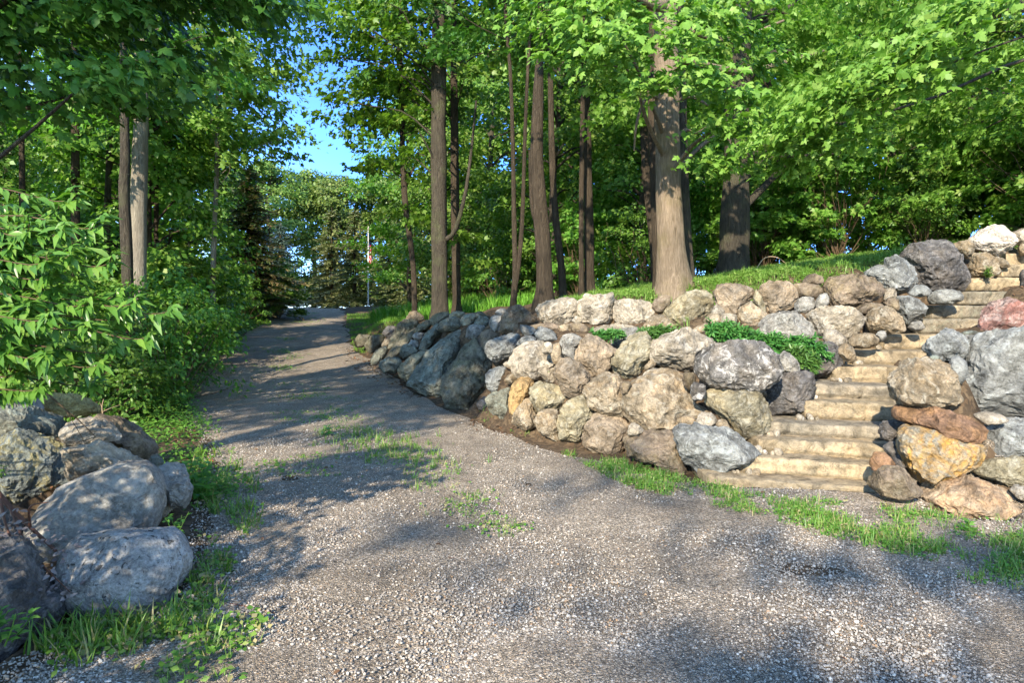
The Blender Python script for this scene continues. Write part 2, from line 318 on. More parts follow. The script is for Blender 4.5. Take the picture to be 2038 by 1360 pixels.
rk(2, [(60,975),(90,900),(140,840),(190,820),(210,900),(225,960),(230,1010),(150,1020),(80,1000)], 8.6, 'tan', 'triangular tan foot boulder below the orange ochre one', LO)
rk(2, [(205,970),(240,920),(300,900),(350,900),(370,950),(360,1050),(370,1090),(290,1070),(240,1030)], 8.2, 'tan', 'low sandy tan boulder at the wall foot between two triangular ones', LO)
rk(2, [(360,940),(400,880),(470,820),(520,805),(545,850),(575,910),(580,960),(530,1010),(515,1080),(510,1125),(440,1110),(370,1080),(350,1010)], 7.95, 'olive', 'tall triangular yellow-stained boulder at the wall foot', LO)
rk(2, [(517,1080),(540,1000),(600,935),(680,935),(760,960),(808,1010),(805,1080),(770,1150),(720,1185),(600,1170),(530,1135)], 7.6, 'redbrown', 'pinkish brown smooth boulder at the wall foot under the tan and charcoal one', LO)
rk(2, [(812,1060),(815,1000),(850,980),(890,1010),(915,1040),(860,1064)], 7.15, 'pale', 'small pale grey wedge stone below the huge creased boulder', LO)
rk(2, [(770,1100),(850,1070),(960,1050),(1080,1055),(1140,1120),(1180,1200),(1210,1290),(1190,1325),(1080,1305),(960,1245),(860,1225),(800,1175)], 6.95, 'brown', 'long dark brown low boulder at the wall foot, left of the blue-grey fractured one', LO)
rk(3, [(105,1110),(150,1080),(250,1070),(380,1090),(470,1150),(540,1200),(545,1225),(480,1260),(420,1290),(330,1322),(250,1312),(180,1270),(150,1220),(130,1160)], 6.6, 'blue', 'blue-grey fractured boulder on the ground left of the bottom steps', LO, None, 0, 9)
rk(3, [(135,1055),(160,1022),(210,1020),(225,1055),(205,1085),(145,1088)], 7.1, 'tan', 'round tan cobble under the huge creased boulder', LO)
rk(3, [(225,1040),(250,1003),(300,1003),(330,1035),(310,1068),(250,1072)], 7.0, 'pale', 'round pale cobble resting behind the blue-grey fractured boulder', LO)
rk(3, [(325,1060),(345,1038),(380,1040),(395,1085),(370,1097),(335,1080)], 6.9, 'tan', 'small lumpy tan stone right of the round pale cobble', LO)
rk(3, [(268,920),(300,890),(420,900),(520,900),(560,930),(590,980),(605,1040),(600,1100),(560,1145),(500,1130),(430,1090),(380,1040),(320,1000),(280,970)], 7.0, 'olive', 'yellow-tan boulder with a grey right face under the dark pitted boulder', LO, None, 0, 8)
rk(3, [(218,790),(240,720),(310,650),(400,632),(500,628),(580,650),(630,700),(650,760),(640,820),(600,850),(530,890),(400,895),(300,870),(240,830)], 7.1, 'pitted', 'dark pitted boulder with white flecks crowning the corner of the lower tier', LO, None, 0, 6)
rk(3, [(650,720),(680,678),(720,700),(750,740),(760,780),(700,800),(655,810)], 7.5, 'grey', 'grey tan block behind the dark pitted boulder, above the slate-dark slab', LO)
rk(3, [(540,890),(580,870),(585,910),(550,915)], 7.3, 'brown', 'little brown chock stone between the pitted boulder and the slate-dark slab', LO)
rk(3, [(590,950),(600,880),(650,820),(780,782),(825,795),(838,880),(800,960),(780,985),(700,1000),(620,1005)], 7.35, 'dark', 'slate-dark angular slab standing left of the steps', LO, None, 0, 10)
rk(3, [(720,700),(790,650),(880,628),(940,640),(965,680),(975,740),(940,790),(870,815),(790,800),(740,760)], 8.1, 'dark', 'dark boulder with reddish seams beside the steps, juniper trailing over it', ST)
rk(3, [(530,575),(570,520),(620,490),(740,478),(790,520),(830,570),(850,620),(800,645),(700,640),(600,600)], 8.75, 'grey', 'broad smooth grey boulder behind the juniper', UP)
rk(3, [(435,520),(450,460),(510,415),(540,450),(590,490),(560,530),(530,570),(470,570)], 9.1, 'tan', 'brownish tan angular boulder left of the broad smooth grey one', UP)
rk(3, [(308,370),(340,335),(430,338),(510,350),(530,380),(490,420),(450,470),(400,485),(350,460),(325,410)], 9.4, 'redbrown', 'brown top-heavy boulder on the upper wall right of the striped one', UP)
rk(3, [(520,400),(540,360),(570,420),(585,470),(550,465)], 9.2, 'olive', 'narrow greenish sliver stone between two brown upper boulders', UP)
rk(3, [(550,400),(560,345),(610,322),(690,325),(735,355),(750,400),(730,450),(680,480),(600,485),(570,450)], 9.2, 'redbrown', 'square-shouldered pinkish brown boulder on the upper wall', UP)
rk(3, [(735,330),(800,328),(860,338),(880,365),(850,395),(780,405),(745,375)], 9.2, 'brown', 'flat brown layered stone under the little round stone on the wall top', UP)
rk(3, [(780,310),(800,285),(840,278),(880,295),(882,325),(830,335),(785,330)], 9.3, 'brown', 'little round brown stone perched on the wall top', UP)
rk(3, [(738,430),(760,405),(830,402),(840,440),(815,480),(750,485)], 9.0, 'grey', 'small grey stone under the flat brown layered stone', UP)
rk(3, [(842,430),(870,385),(905,378),(912,430),(890,455),(850,455)], 8.9, 'grey', 'small upright grey stone left of the brown purple boulder', UP)
rk(3, [(300,470),(330,432),(370,470),(360,495),(310,490)], 9.3, 'pale', 'upper of two small pale stones right of the striped boulder', UP)
rk(3, [(265,520),(300,480),(345,490),(350,525),(310,545),(275,535)], 9.2, 'tan', 'lower of two small pale stones right of the striped boulder', UP)
rk(3, [(348,530),(365,485),(430,490),(432,545),(395,565),(355,555)], 9.1, 'pale', 'small pale block half hidden by the juniper', UP)
rk(3, [(205,570),(240,548),(330,540),(335,570),(260,590)], 9.0, 'tan', 'low tan stone at the foot of the striped boulder', UP)
rk(4, [(82,320),(110,285),(190,272),(260,275),(320,310),(340,345),(320,370),(240,395),(160,405),(100,380)], 8.95, 'brown', 'brown purple oval boulder on the wall top right of the little round stone', ST, None, 0, 6)
rk(4, [(5,440),(40,420),(120,408),(190,405),(230,430),(255,455),(240,490),(200,530),(180,545),(110,520),(60,530),(20,480)], 8.6, 'pale', 'big sandy pale boulder left of the upper steps', ST)
rk(4, [(80,540),(95,505),(140,510),(180,545),(178,565),(145,578),(100,565)], 8.3, 'pale', 'pale lumpy stone in front of the big sandy pale boulder', ST)
rk(4, [(262,450),(290,415),(350,405),(390,430),(420,480),(420,505),(330,515),(300,522),(265,490)], 8.55, 'tan', 'rounded tan boulder above the sunlit steps', ST)
rk(4, [(398,365),(440,358),(520,410),(510,440),(440,480),(405,440)], 8.95, 'blue', 'leaning blue-grey triangular slab beside the upper steps', ST)
rk(4, [(335,390),(360,372),(400,375),(398,420),(350,405)], 8.85, 'brown', 'small brown stone left of the leaning blue-grey slab', ST)
rk(4, [(220,410),(270,392),(330,395),(325,415),(260,435),(230,432)], 8.85, 'brown', 'flat brown stone between the brown purple oval and the rounded tan boulder', ST)
rk(4, [(335,380),(345,328),(385,330),(390,370),(360,378)], 9.1, 'pale', 'small pale block between the brown purple oval and the blue-white peaked boulder', ST)
rk(4, [(305,525),(325,507),(345,510),(348,535),(330,555),(310,545)], 8.15, 'grey', 'small smooth grey stone at the end of a sunlit step', ST)
rk(4, [(190,550),(215,525),(290,522),(312,545),(300,570),(220,578),(195,565)], 8.15, 'tan', 'flat-topped sandy stone at the left end of a sunlit step', ST)
rk(4, [(142,590),(180,563),(205,580),(218,630),(190,640),(150,615)], 7.95, 'tan', 'pointed sandy stone beside the dark boulder with reddish seams', ST)
rk(4, [(255,270),(300,235),(340,225),(345,195),(390,190),(420,210),(460,250),(472,300),(450,335),(400,350),(345,330),(300,290)], 9.4, 'blue', 'blue-white peaked boulder left of the huge dark dome', ST)
rk(4, [(392,185),(450,150),(540,130),(610,135),(650,180),(690,260),(697,300),(660,335),(570,340),(480,320),(470,270),(420,210)], 9.9, 'dark', 'huge dark blue domed boulder at the top left of the steps', ST, None, 0, 9)
rk(4, [(440,345),(470,318),(510,318),(540,340),(530,355),(460,360)], 9.1, 'blue', 'small dark flat stone under the huge dark dome', ST)
rk(4, [(525,375),(540,345),(600,335),(660,345),(665,380),(610,393),(540,392)], 9.3, 'blue', 'blue-grey loaf-shaped stone at the left end of an upper step', ST)
rk(4, [(440,495),(460,472),(495,470),(510,495),(480,510)], 8.5, 'grey', 'small grey rounded stone at the foot of the leaning blue-grey slab', ST)
rk(4, [(708,150),(700,120),(740,90),(810,60),(850,75),(895,120),(880,160),(820,190),(760,170)], 11.0, 'white', 'large white sunlit boulder at the very top of the wall', ST, None, 0, 5)
rk(4, [(622,150),(650,135),(700,125),(716,150),(715,185),(690,203),(660,175)], 10.9, 'tan', 'tan boulder leaning against the left of the large white one', ST)
rk(4, [(697,240),(720,180),(770,178),(815,215),(828,260),(780,285),(715,280)], 10.5, 'tan', 'pinkish tan boulder below the large white one at the top of the steps', ST)
rk(4, [(868,95),(900,82),(960,75),(990,100),(985,135),(900,138)], 11.6, 'pale', 'long pale stone right of the large white boulder', ST)
rk(4, [(905,165),(915,140),(960,140),(970,180),(920,186)], 11.2, 'tan', 'small tan stone under the long pale one at the right edge', ST)
rk(4, [(800,225),(815,195),(850,205),(870,235),(835,240)], 10.8, 'tan', 'small tan stone right of the pinkish tan boulder', ST)
# wall right of the steps
rk(4, [(742,470),(765,420),(800,388),(870,380),(940,400),(990,450),(990,540),(880,535),(790,540),(750,520)], 7.6, 'pinkred', 'pinkish red boulder with white veins behind the right wall', RT)
rk(4, [(855,355),(880,338),(930,338),(960,360),(955,392),(870,392)], 9.2, 'green', 'grey-green rounded stone at the right end of an upper step', RT)
rk(4, [(915,300),(925,255),(960,245),(1000,280),(990,340),(930,350)], 8.8, 'dark', 'dark boulder cut by the right edge beside the top steps', RT)
rk(4, [(695,590),(710,545),(760,530),(850,525),(960,505),(1040,540),(1060,700),(1050,860),(930,865),(800,850),(690,850),(660,800),(670,730),(690,690)], 6.1, 'blue', 'very large rough blue-grey boulder at the right edge', RT, .42, 0, 10)
rk(4, [(502,585),(530,550),(600,508),(660,520),(695,560),(690,600),(650,625),(590,635),(530,615)], 6.3, 'blue', 'blue-grey pointed stone on top of the right wall beside the steps', RT)
rk(4, [(640,550),(680,528),(730,530),(745,560),(700,578),(660,575)], 6.7, 'grey', 'pale grey stone wedged behind the blue-grey pointed stone', RT)
rk(4, [(655,525),(690,510),(745,515),(752,535),(690,538)], 6.95, 'green', 'low greenish stone behind the pale grey wedged stone', RT)
rk(4, [(616,660),(630,625),(655,618),(685,640),(690,690),(665,728),(640,715)], 6.0, 'blue', 'smooth blue-grey egg-shaped stone set upright in the right wall', RT, None, 0, 0)
rk(4, [(530,622),(545,612),(575,617),(572,632),(540,632)], 6.0, 'green', 'small green pebble-like stone under the blue-grey pointed stone', RT, None, 0, 0)
rk(4, [(358,750),(365,710),(410,660),(450,632),(560,628),(610,650),(650,740),(660,795),(540,820),(410,832),(375,790)], 5.9, 'tan', 'big buff and charcoal boulder overhanging the right side of the steps', RT, None, 0, 8)
rk(4, [(362,870),(380,840),(470,838),(620,848),(700,870),(765,905),(755,950),(720,975),(620,965),(520,930),(420,910),(370,895)], 5.75, 'rust', 'long rust brown slab lying across the right wall', RT, .3)
rk(4, [(398,1000),(405,950),(440,928),(560,935),(640,965),(750,985),(758,1040),(700,1090),(640,1120),(560,1155),(500,1158),(420,1100)], 5.65, 'orange', 'round grey boulder stained bright orange under the rust slab', RT, None, 0, 6)
rk(4, [(270,1175),(300,1120),(345,1080),(400,1085),(450,1130),(498,1185),(480,1205),(400,1210),(310,1197)], 5.55, 'brown', 'dark brown pyramid-shaped stone on the bottom step', RT)
rk(4, [(283,1060),(300,1030),(340,1025),(380,1065),(385,1095),(330,1105),(290,1095)], 5.8, 'rust', 'small red-brown round stone on top of the pyramid-shaped one', RT)
rk(4, [(318,940),(335,895),(385,890),(430,900),(430,965),(380,978),(330,970)], 6.25, 'dark', 'dark block standing in for the shadow of the rust slab on a lower step', RT)  # dark stone placed where the rust slab throws its shadow on the step
rk(4, [(335,1000),(370,980),(415,985),(412,1040),(375,1045)], 6.05, 'dark', 'smaller dark block standing in for shadow on the step left of the orange-stained boulder', RT)  # more of the slab shadow, built as a dark stone
rk(4, [(375,1050),(410,1035),(440,1080),(430,1120),(400,1100)], 5.95, 'dark', 'dark chock stone behind the pyramid-shaped stone', RT)
rk(4, [(465,1235),(520,1180),(590,1140),(680,1130),(780,1150),(870,1200),(930,1250),(935,1300),(860,1312),(740,1295),(600,1275),(500,1255)], 5.45, 'rustytan', 'broad rusty tan boulder forming the foot of the right wall', RT)
rk(4, [(705,1110),(740,1075),(850,1055),(980,1040),(990,1140),(900,1150),(780,1145),(720,1130)], 5.55, 'olive', 'flat striped yellow-grey stone low in the right wall', RT)
rk(4, [(752,1000),(765,930),(810,895),(960,880),(1000,900),(1000,1045),(880,1050),(780,1035)], 5.65, 'blue', 'squarish blue and white weathered stone at the right edge', RT)
rk(4, [(720,870),(740,860),(830,862),(865,880),(840,895),(760,900)], 5.65, 'pale', 'thin pale stone wedged under the very large blue-grey boulder', RT)
rk(4, [(875,1190),(895,1167),(960,1180),(970,1230),(910,1220)], 5.35, 'pale', 'small pale stone at the right edge above the gravel', RT)
rk(4, [(640,930),(700,860),(850,840),(1000,850),(1000,960),(800,960)], 6.3, 'dark', 'dark recessed stone behind the rust slab and the squarish blue stone', RT)
# left end of the wall
rk(1, [(585,820),(620,760),(680,680),(760,600),(850,520),(930,460),(985,440),(1015,480),(1010,540),(940,640),(890,730),(845,850),(845,900),(780,905),(700,890),(640,850)], 12.4, 'green', 'giant dark green leaning slab at the left part of the wall', EN, .55, .9, 4)
rk(1, [(850,860),(880,770),(950,660),(1030,560),(1080,512),(1110,580),(1180,640),(1210,710),(1180,780),(1170,880),(1100,960),(1020,1045),(950,1010),(880,970)], 11.0, 'mossbrown', 'large brown leaning boulder dappled with sun, right of the giant green slab', EN, .5, .4)
rk(1, [(500,740),(560,680),(640,620),(725,590),(650,720),(590,815),(530,805)], 13.0, 'olive', 'olive stone with a sunlit edge at the left foot of the giant green slab', EN)
rk(1, [(1100,540),(1130,470),(1190,440),(1240,480),(1230,520),(1160,600),(1110,590)], 11.3, 'brown', 'brown pointed stone above the large brown leaning boulder', EN)
rk(1, [(1165,780),(1240,730),(1310,720),(1320,780),(1270,820),(1300,870),(1220,920),(1175,880)], 10.2, 'blue', 'grey overhanging stone left of the orange ochre boulder', EN)
rk(1, [(1150,960),(1230,920),(1330,890),(1350,960),(1370,1080),(1300,1130),(1230,1090)], 9.6, 'green', 'shaded grey-green block at the wall foot under the grey overhanging stone', EN)
rk(1, [(1100,1000),(1150,950),(1220,1010),(1250,1090),(1190,1080),(1110,1040)], 10.1, 'dark', 'low dark stone at the foot of the large brown leaning boulder', EN)
rk(1, [(1300,820),(1340,775),(1410,770),(1400,810),(1330,850)], 9.5, 'tan', 'small tan wedge stone above the orange ochre boulder', EN)
rk(1, [(1290,700),(1315,680),(1345,690),(1348,715),(1310,720)], 9.6, 'pale', 'tiny pale cobble left of the large pale rounded boulder', EN)
rk(1, [(1018,500),(1020,430),(1060,405),(1140,415),(1150,470),(1110,500),(1060,520)], 12.2, 'grey', 'grey rounded block right of the top of the giant green slab', EN)
rk(1, [(785,440),(830,375),(900,345),(960,360),(975,420),(900,450)], 13.0, 'green', 'pale green oval boulder above the giant green slab', EN)
rk(1, [(970,370),(1000,330),(1090,325),(1110,340),(1050,400),(990,415)], 13.0, 'green', 'dark green stone right of the pale green oval one', EN)
rk(1, [(1075,390),(1110,340),(1180,355),(1190,385),(1150,412),(1080,412)], 12.6, 'green', 'light greenish stone above the grey rounded block', EN)
rk(1, [(1185,390),(1210,340),(1290,335),(1280,420),(1230,460),(1195,430)], 11.9, 'grey', 'cracked grey stone left of the dark brown humped boulder', EN)
rk(1, [(1230,310),(1250,288),(1310,285),(1318,320),(1260,335)], 12.6, 'grey', 'flat grey stone behind the dark brown humped boulder', EN)
rk(1, [(1000,330),(1080,312),(1200,345),(1210,360),(1120,345)], 13.4, 'mossbrown', 'thin brown stone lying along the top of the mossy end', EN)
rk(1, [(740,370),(780,330),(870,307),(890,330),(840,375),(770,410)], 14.4, 'mossbrown', 'brown mossy stone at the foot of the thickest straight trunk', EN)
rk(1, [(880,335),(920,305),(1000,310),(990,345),(940,360)], 14.0, 'olive', 'small olive stone right of the thickest straight trunk', EN)
rk(1, [(660,580),(690,510),(740,440),(800,390),(835,430),(770,510),(700,590)], 13.9, 'green', 'slanting green-grey stone with a pale crest left of the giant slab', EN, None, .5)
rk(1, [(385,675),(450,580),(530,500),(620,440),(650,470),(590,545),(520,625),(450,680)], 15.0, 'mossbrown', 'long sloping brown slab in the mossy end', EN, .5, .8, 4)
rk(1, [(425,570),(470,450),(540,370),(640,375),(640,430),(520,500),(450,585)], 15.7, 'mossbrown', 'broad mossy brown boulder behind the long sloping slab', EN, None, .5)
rk(1, [(610,470),(680,390),(740,365),(760,400),(690,450),(630,480)], 14.7, 'mossbrown', 'ridge-shaped mossy stone between the broad mossy one and the pale green oval', EN)
rk(1, [(560,360),(590,310),(640,305),(690,345),(680,380),(610,385)], 16.1, 'brown', 'dark brown stone at the foot of the thin crooked trunk', EN)
rk(1, [(605,490),(640,463),(690,468),(680,500),(640,522)], 14.4, 'blue', 'small pale blue stone resting on the long sloping slab', EN)
rk(1, [(580,550),(600,520),(650,530),(655,565),(620,585)], 13.9, 'blue', 'small white-grey stone just below the pale blue one', EN)
rk(1, [(520,620),(545,560),(590,550),(640,600),(600,640),(540,660)], 13.7, 'green', 'grey-green stone under the small white-grey stone', EN)
rk(1, [(360,700),(400,665),(500,650),(520,680),(480,765),(390,755)], 14.2, 'green', 'light grey-green angular stone at the foot of the mossy end', EN)
rk(1, [(295,670),(340,600),(400,565),(425,600),(380,670),(310,705)], 15.5, 'green', 'tilted grey-green stone with a pale tip by the driveway edge', EN)
rk(1, [(250,550),(310,490),(390,490),(385,560),(290,615)], 17.0, 'mossbrown', 'low brown stone second from the far left end of the wall', EN)
rk(1, [(178,525),(210,480),(290,490),(260,565),(190,570)], 18.6, 'mossbrown', 'leftmost lone rounded stone of the wall, on the lawn edge', EN)
rk(1, [(385,470),(420,420),(480,415),(475,490),(420,500)], 16.6, 'dark', 'dark stone at the back left of the mossy end', EN)
rk(1, [(378,560),(400,515),(450,502),(440,550),(400,580)], 16.0, 'tan', 'small tan stone above the tilted grey-green one', EN)
# pile on the left
rk(5, [(310,900),(330,820),(390,755),(500,735),(640,745),(800,765),(880,790),(930,850),(950,930),(935,1000),(880,1040),(860,1090),(760,1135),(600,1155),(480,1125),(370,1065),(330,990)], 3.75, 'speckled', 'pale speckled boulder with a cleft top, nearest on the left', LF, .32, 0, 3)
rk(5, [(170,670),(230,590),(330,510),(450,460),(600,438),(700,445),(770,490),(800,560),(805,640),(770,730),(720,770),(500,790),(390,800),(310,850),(220,810),(175,740)], 4.3, 'grey', 'large smooth grey oval boulder behind the pale speckled one', LF, .34, 0, 3)
rk(5, [(-90,380),(0,290),(80,250),(180,258),(280,290),(340,360),(395,460),(300,560),(220,650),(100,680),(0,640),(-90,540)], 4.95, 'bluelichen', 'blue-grey boulder with yellow lichen on the left pile', LF, .4, 0, 5)
rk(5, [(330,300),(420,295),(510,278),(590,330),(680,400),(750,470),(800,560),(880,620),(925,690),(900,760),(800,740),(700,640),(500,580),(390,500)], 4.9, 'pale', 'pinkish pale boulder wedged behind the large grey oval one', LF, .35, 0, 5)
rk(5, [(400,200),(500,165),(600,190),(680,240),(740,290),(775,330),(760,390),(720,415),(660,400),(590,330),(480,280),(410,250)], 5.6, 'brown', 'long layered brown stone at the right edge of the left pile', LF)
rk(5, [(750,450),(830,415),(900,430),(935,500),(945,590),(910,640),(850,610),(800,530)], 4.95, 'grey', 'grey cracked stone half hidden by a leafy weed', LF)
rk(5, [(-90,190),(-50,130),(60,125),(200,160),(300,200),(328,250),(320,290),(200,275),(80,265),(-60,270)], 5.45, 'green', 'dark green-grey slab lying above the lichen-covered boulder', LF, .4)
rk(5, [(-40,110),(40,65),(120,58),(190,90),(212,140),(150,160),(30,150)], 6.0, 'grey', 'pale grey mottled boulder at the back of the left pile', LF)
rk(5, [(205,120),(230,60),(330,70),(440,95),(490,130),(480,160),(350,170),(270,165)], 6.4, 'yellow', 'yellow-stained flat stone at the back of the left pile', LF)
rk(5, [(-120,900),(0,835),(130,840),(200,950),(240,1060),(330,1090),(320,1190),(240,1240),(100,1310),(0,1370),(-120,1370)], 3.3, 'dark', 'black-green boulder in the bottom left corner', LF, .35)
rk(5, [(-90,620),(0,575),(60,650),(110,760),(100,850),(-90,850)], 4.1, 'dark', 'shadowed dark stone between the black-green and the lichen-covered boulders', LF)
rk(5, [(725,420),(740,370),(775,360),(805,400),(770,440)], 5.3, 'green', 'small grey-green stone at the foot of the long layered brown one', LF)
rk(5, [(300,240),(340,200),(420,185),(560,225),(600,290),(480,300),(340,300)], 5.2, 'pale', 'flat light grey stone in the middle of the left pile', LF)

def unit_rock(sub, seed, facets, rg):
    """icosphere knocked into a facetted, weathered stone (unit radius)"""
    import bmesh
    if sub not in unit_rock.cache:
        bm = bmesh.new(); bmesh.ops.create_icosphere(bm, subdivisions=sub, radius=1.0)
        unit_rock.cache[sub] = (np.array([v.co[:] for v in bm.verts]), np.array([[v.index for v in f.verts] for f in bm.faces])); bm.free()
    v, f = unit_rock.cache[sub]; v = v.copy()
    n0 = v.copy()
    for k in range(facets+5 if facets > 3 else facets):
        n = rg.normal(0, 1, 3); n[1] = (-1 if k % 4 else 1)*(abs(n[1])*.7+.45); n /= np.linalg.norm(n)
        d = rg.uniform(.56, .86); s = v@n-d
        s = np.where(s > 0, s, 0)
        v -= n[None]*(s*.98)[:, None]
    return v, f, n0
unit_rock.cache = {}
CARVE = []; PINS = []                               # points the hillside passes through (behind each stone)
def build_rock(d, i):
    rg = np.random.default_rng(1000+i)
    P = np.array(d['pts']); Y = d['Y']
    e0 = .46*math.sqrt(np.ptp(P[:, 0])*np.ptp(P[:, 1]))/F*Y+.02; Yo = Y+.38*(d['thick'] or min(e0, .42))
    X = (P[:, 0]-HX)/F*Yo; Z = EYE-(P[:, 1]-HY)/F*Yo
    cx, cz = (X.min()+X.max())/2, (Z.min()+Z.max())/2
    phi = math.atan2((X.min()+X.max())/2, Y); cph, sph = math.cos(phi), math.sin(phi)
    # centroid of the outline
    x2, z2 = np.roll(X, -1), np.roll(Z, -1); cr = X*z2-x2*Z; A = cr.sum()/2
    if abs(A) > 1e-6: cx, cz = ((X+x2)*cr).sum()/(6*A), ((Z+z2)*cr).sum()/(6*A)
    X = cx+(X-cx)*cph                   # each stone turns its broad face to the driveway
    w, h = np.ptp(X), np.ptp(Z); size = math.sqrt(w*h)
    th = d['thick'] or min(.46*size+.02, .42)
    yc = Yo
    ang = np.arctan2(Z-cz, X-cx); rad = np.hypot(X-cx, Z-cz); o = np.argsort(ang); ang, rad = ang[o], rad[o]
    # outline radius as function of angle, straight edges lightly rounded
    tt = np.linspace(-np.pi, np.pi, 361)
    px = np.interp(tt, np.r_[ang[-1]-2*np.pi, ang, ang[0]+2*np.pi], np.r_[rad[-1], rad, rad[0]])
    ax, az = np.r_[ang[-1]-2*np.pi, ang, ang[0]+2*np.pi], np.r_[rad[-1], rad, rad[0]]
    k = np.clip(np.searchsorted(ax, tt)-1, 0, len(ax)-2)
    x0, z0, x1, z1 = az[k]*np.cos(ax[k]), az[k]*np.sin(ax[k]), az[k+1]*np.cos(ax[k+1]), az[k+1]*np.sin(ax[k+1])
    den = (z1-z0)*np.cos(tt)-(x1-x0)*np.sin(tt)
    rr = np.where(np.abs(den) > 1e-5, (x0*z1-x1*z0)*-1/np.where(np.abs(den) > 1e-5, -den, 1), px)
    rr = np.where((rr > 0) & (rr < 2*rad.max()), rr, px)
    rr = .72*rr+.28*px
    kern = np.ones(7)/7; rr = np.convolve(np.r_[rr[-4:-1], rr, rr[1:4]], kern, 'valid')
    pxsize = size*F/Y
    sub = 6 if pxsize > 170 else 5 if pxsize > 42 else 4
    v, f, n0 = unit_rock(sub, i, d['facets'], rg)
    # rounder box cross-section
    th_ang = np.arctan2(v[:, 2], v[:, 0]); r = np.hypot(v[:, 0], v[:, 2])
    r2 = np.clip(r, 0, 1.0)**.82
    Rr = np.interp(th_ang, tt, rr)
    q = np.stack([np.cos(th_ang)*r2*Rr, np.sign(v[:, 1])*np.abs(v[:, 1])**.85*th, np.sin(th_ang)*r2*Rr], 1)
    nq = norm(np.stack([n0[:, 0]/max(w, .05), n0[:, 1]/(2*th), n0[:, 2]/max(h, .05)], 1))
    ta = np.arctan2(q[:, 2], q[:, 0]); rq = np.hypot(q[:, 0], q[:, 2]); nb = 60
    b = np.clip(((ta+np.pi)/(2*np.pi)*nb).astype(int), 0, nb-1); mx = np.zeros(nb); np.maximum.at(mx, b, rq); mx = np.maximum(mx, 1e-3)
    bc = -np.pi+(np.arange(nb)+.5)*2*np.pi/nb; sc = np.clip(np.where(mx > .02, np.interp(bc, tt, rr)/mx, 1.15), .8, 1.5); sc = np.convolve(np.r_[sc[-2:], sc, sc[:2]], np.array([1, 2, 3, 2, 1])/9, 'valid')
    fs = np.interp(ta, np.r_[bc[-1]-2*np.pi, bc, bc[0]+2*np.pi], np.r_[sc[-1], sc, sc[0]])*1.09
    q[:, 0] *= fs; q[:, 2] *= fs
    s = size
    off = rg.uniform(-50, 50, 3)
    big = fbm(q/s*2.2+off, i, 3)
    tilt = norm(rg.normal(0, 1, 3)*np.array([.6, .4, 1])); lay = q@tilt/s
    strata = 1-np.abs(vnoise(np.stack([lay*11+big*1.2, q[:, 0]/s*1.3+off[0], q[:, 2]/s*1.3], 1), i+5))*2
    mid = 1-np.abs(fbm(q/s*5+off, i+9, 4))*1.6
    fine = fbm(q/s*16+off, i+3, 4)
    smoothk = .35 if d['facets'] < 4 else 1.0
    disp = big*.032+(mid-.4)*.03*smoothk+strata*.014*smoothk+fine*.018*smoothk
    q = q+nq*(disp*s)[:, None]
    q[:, 1] += d['lean']*q[:, 2]
    q = np.stack([q[:, 0]*cph+q[:, 1]*sph, -q[:, 0]*sph+q[:, 1]*cph, q[:, 2]], 1)
    mb = MB(); mb.add(q, f, 0, pxsize < 42)
    nm = d['name'] or ('boulder' if size > .33 else 'stone')
    o = mb.build(nm, ROCK[d['kind']], None, (cx, yc, cz))
    tag(o, d['label'], 'boulder' if nm == 'boulder' else 'stone', d['grp'])
    PINS.append((cx, yc+th*.85, cz-.12*h)); CARVE.append((cx, yc, w*.5, th, cz-.42*h))
    return o
for i, d in enumerate(ROCKS): build_rock(d, i)
# ------------------------------------------------------------------ lie of the land
def g0(y):                              # the driveway climbs gently, crests and drops away
    y = np.asarray(y, float); s = .066*1.5*np.logaddexp(0, (y-11.8)/1.5)
    over = np.clip(y-37, 0, None); top = .066*1.5*np.logaddexp(0, (37-11.8)/1.5)
    return np.where(y < 37, s, top+.066*over*np.exp(-over/4)-.035*np.clip(over-4, 0, 60))
def ground_at(px, py):                  # where the line of sight of a pixel meets the driveway level
    lo, hi = 1.5, 36.5
    for _ in range(50):
        m = (lo+hi)/2
        if EYE-(py-HY)/F*m > g0(m): lo = m
        else: hi = m
    return np.array([(px-HX)/F*lo, lo])
FOOT = [ground_at(*p) for p in ((690, 655), (702, 690), (760, 715), (800, 752), (850, 788), (890, 812), (960, 842), (1000, 858), (1060, 875), (1120, 890), (1160, 900), (1250, 915), (1330, 942), (1400, 952), (1500, 968), (1740, 1010), (1830, 1020), (1960, 1032))]
FOOT = np.array(FOOT)
POLY = np.vstack([[[-9.2, 75.]], [[-9.2, 38.]], FOOT, [[4.6, 5.1], [9, 4.6], [16, 4], [60, 2], [60, 75]]])
def inside(poly, x, y):
    c = np.zeros(x.shape, bool); n = len(poly)
    for i in range(n):
        x1, y1 = poly[i]; x2, y2 = poly[(i+1) % n]
        if y1 == y2: continue
        c ^= ((y1 > y) != (y2 > y)) & (x < (x2-x1)*(y-y1)/(y2-y1)+x1)
    return c
def dist_line(line, x, y):
    d = np.full(x.shape, 1e9)
    for (x1, y1), (x2, y2) in zip(line[:-1], line[1:]):
        t = np.clip(((x-x1)*(x2-x1)+(y-y1)*(y2-y1))/((x2-x1)**2+(y2-y1)**2), 0, 1)
        d = np.minimum(d, np.hypot(x-x1-t*(x2-x1), y-y1-t*(y2-y1)))
    return d
def hill(x, y): return np.maximum(1.62+.142*np.clip(x, -9, 14)+.02*np.clip(y-13, -4, 30), g0(y)+.05)
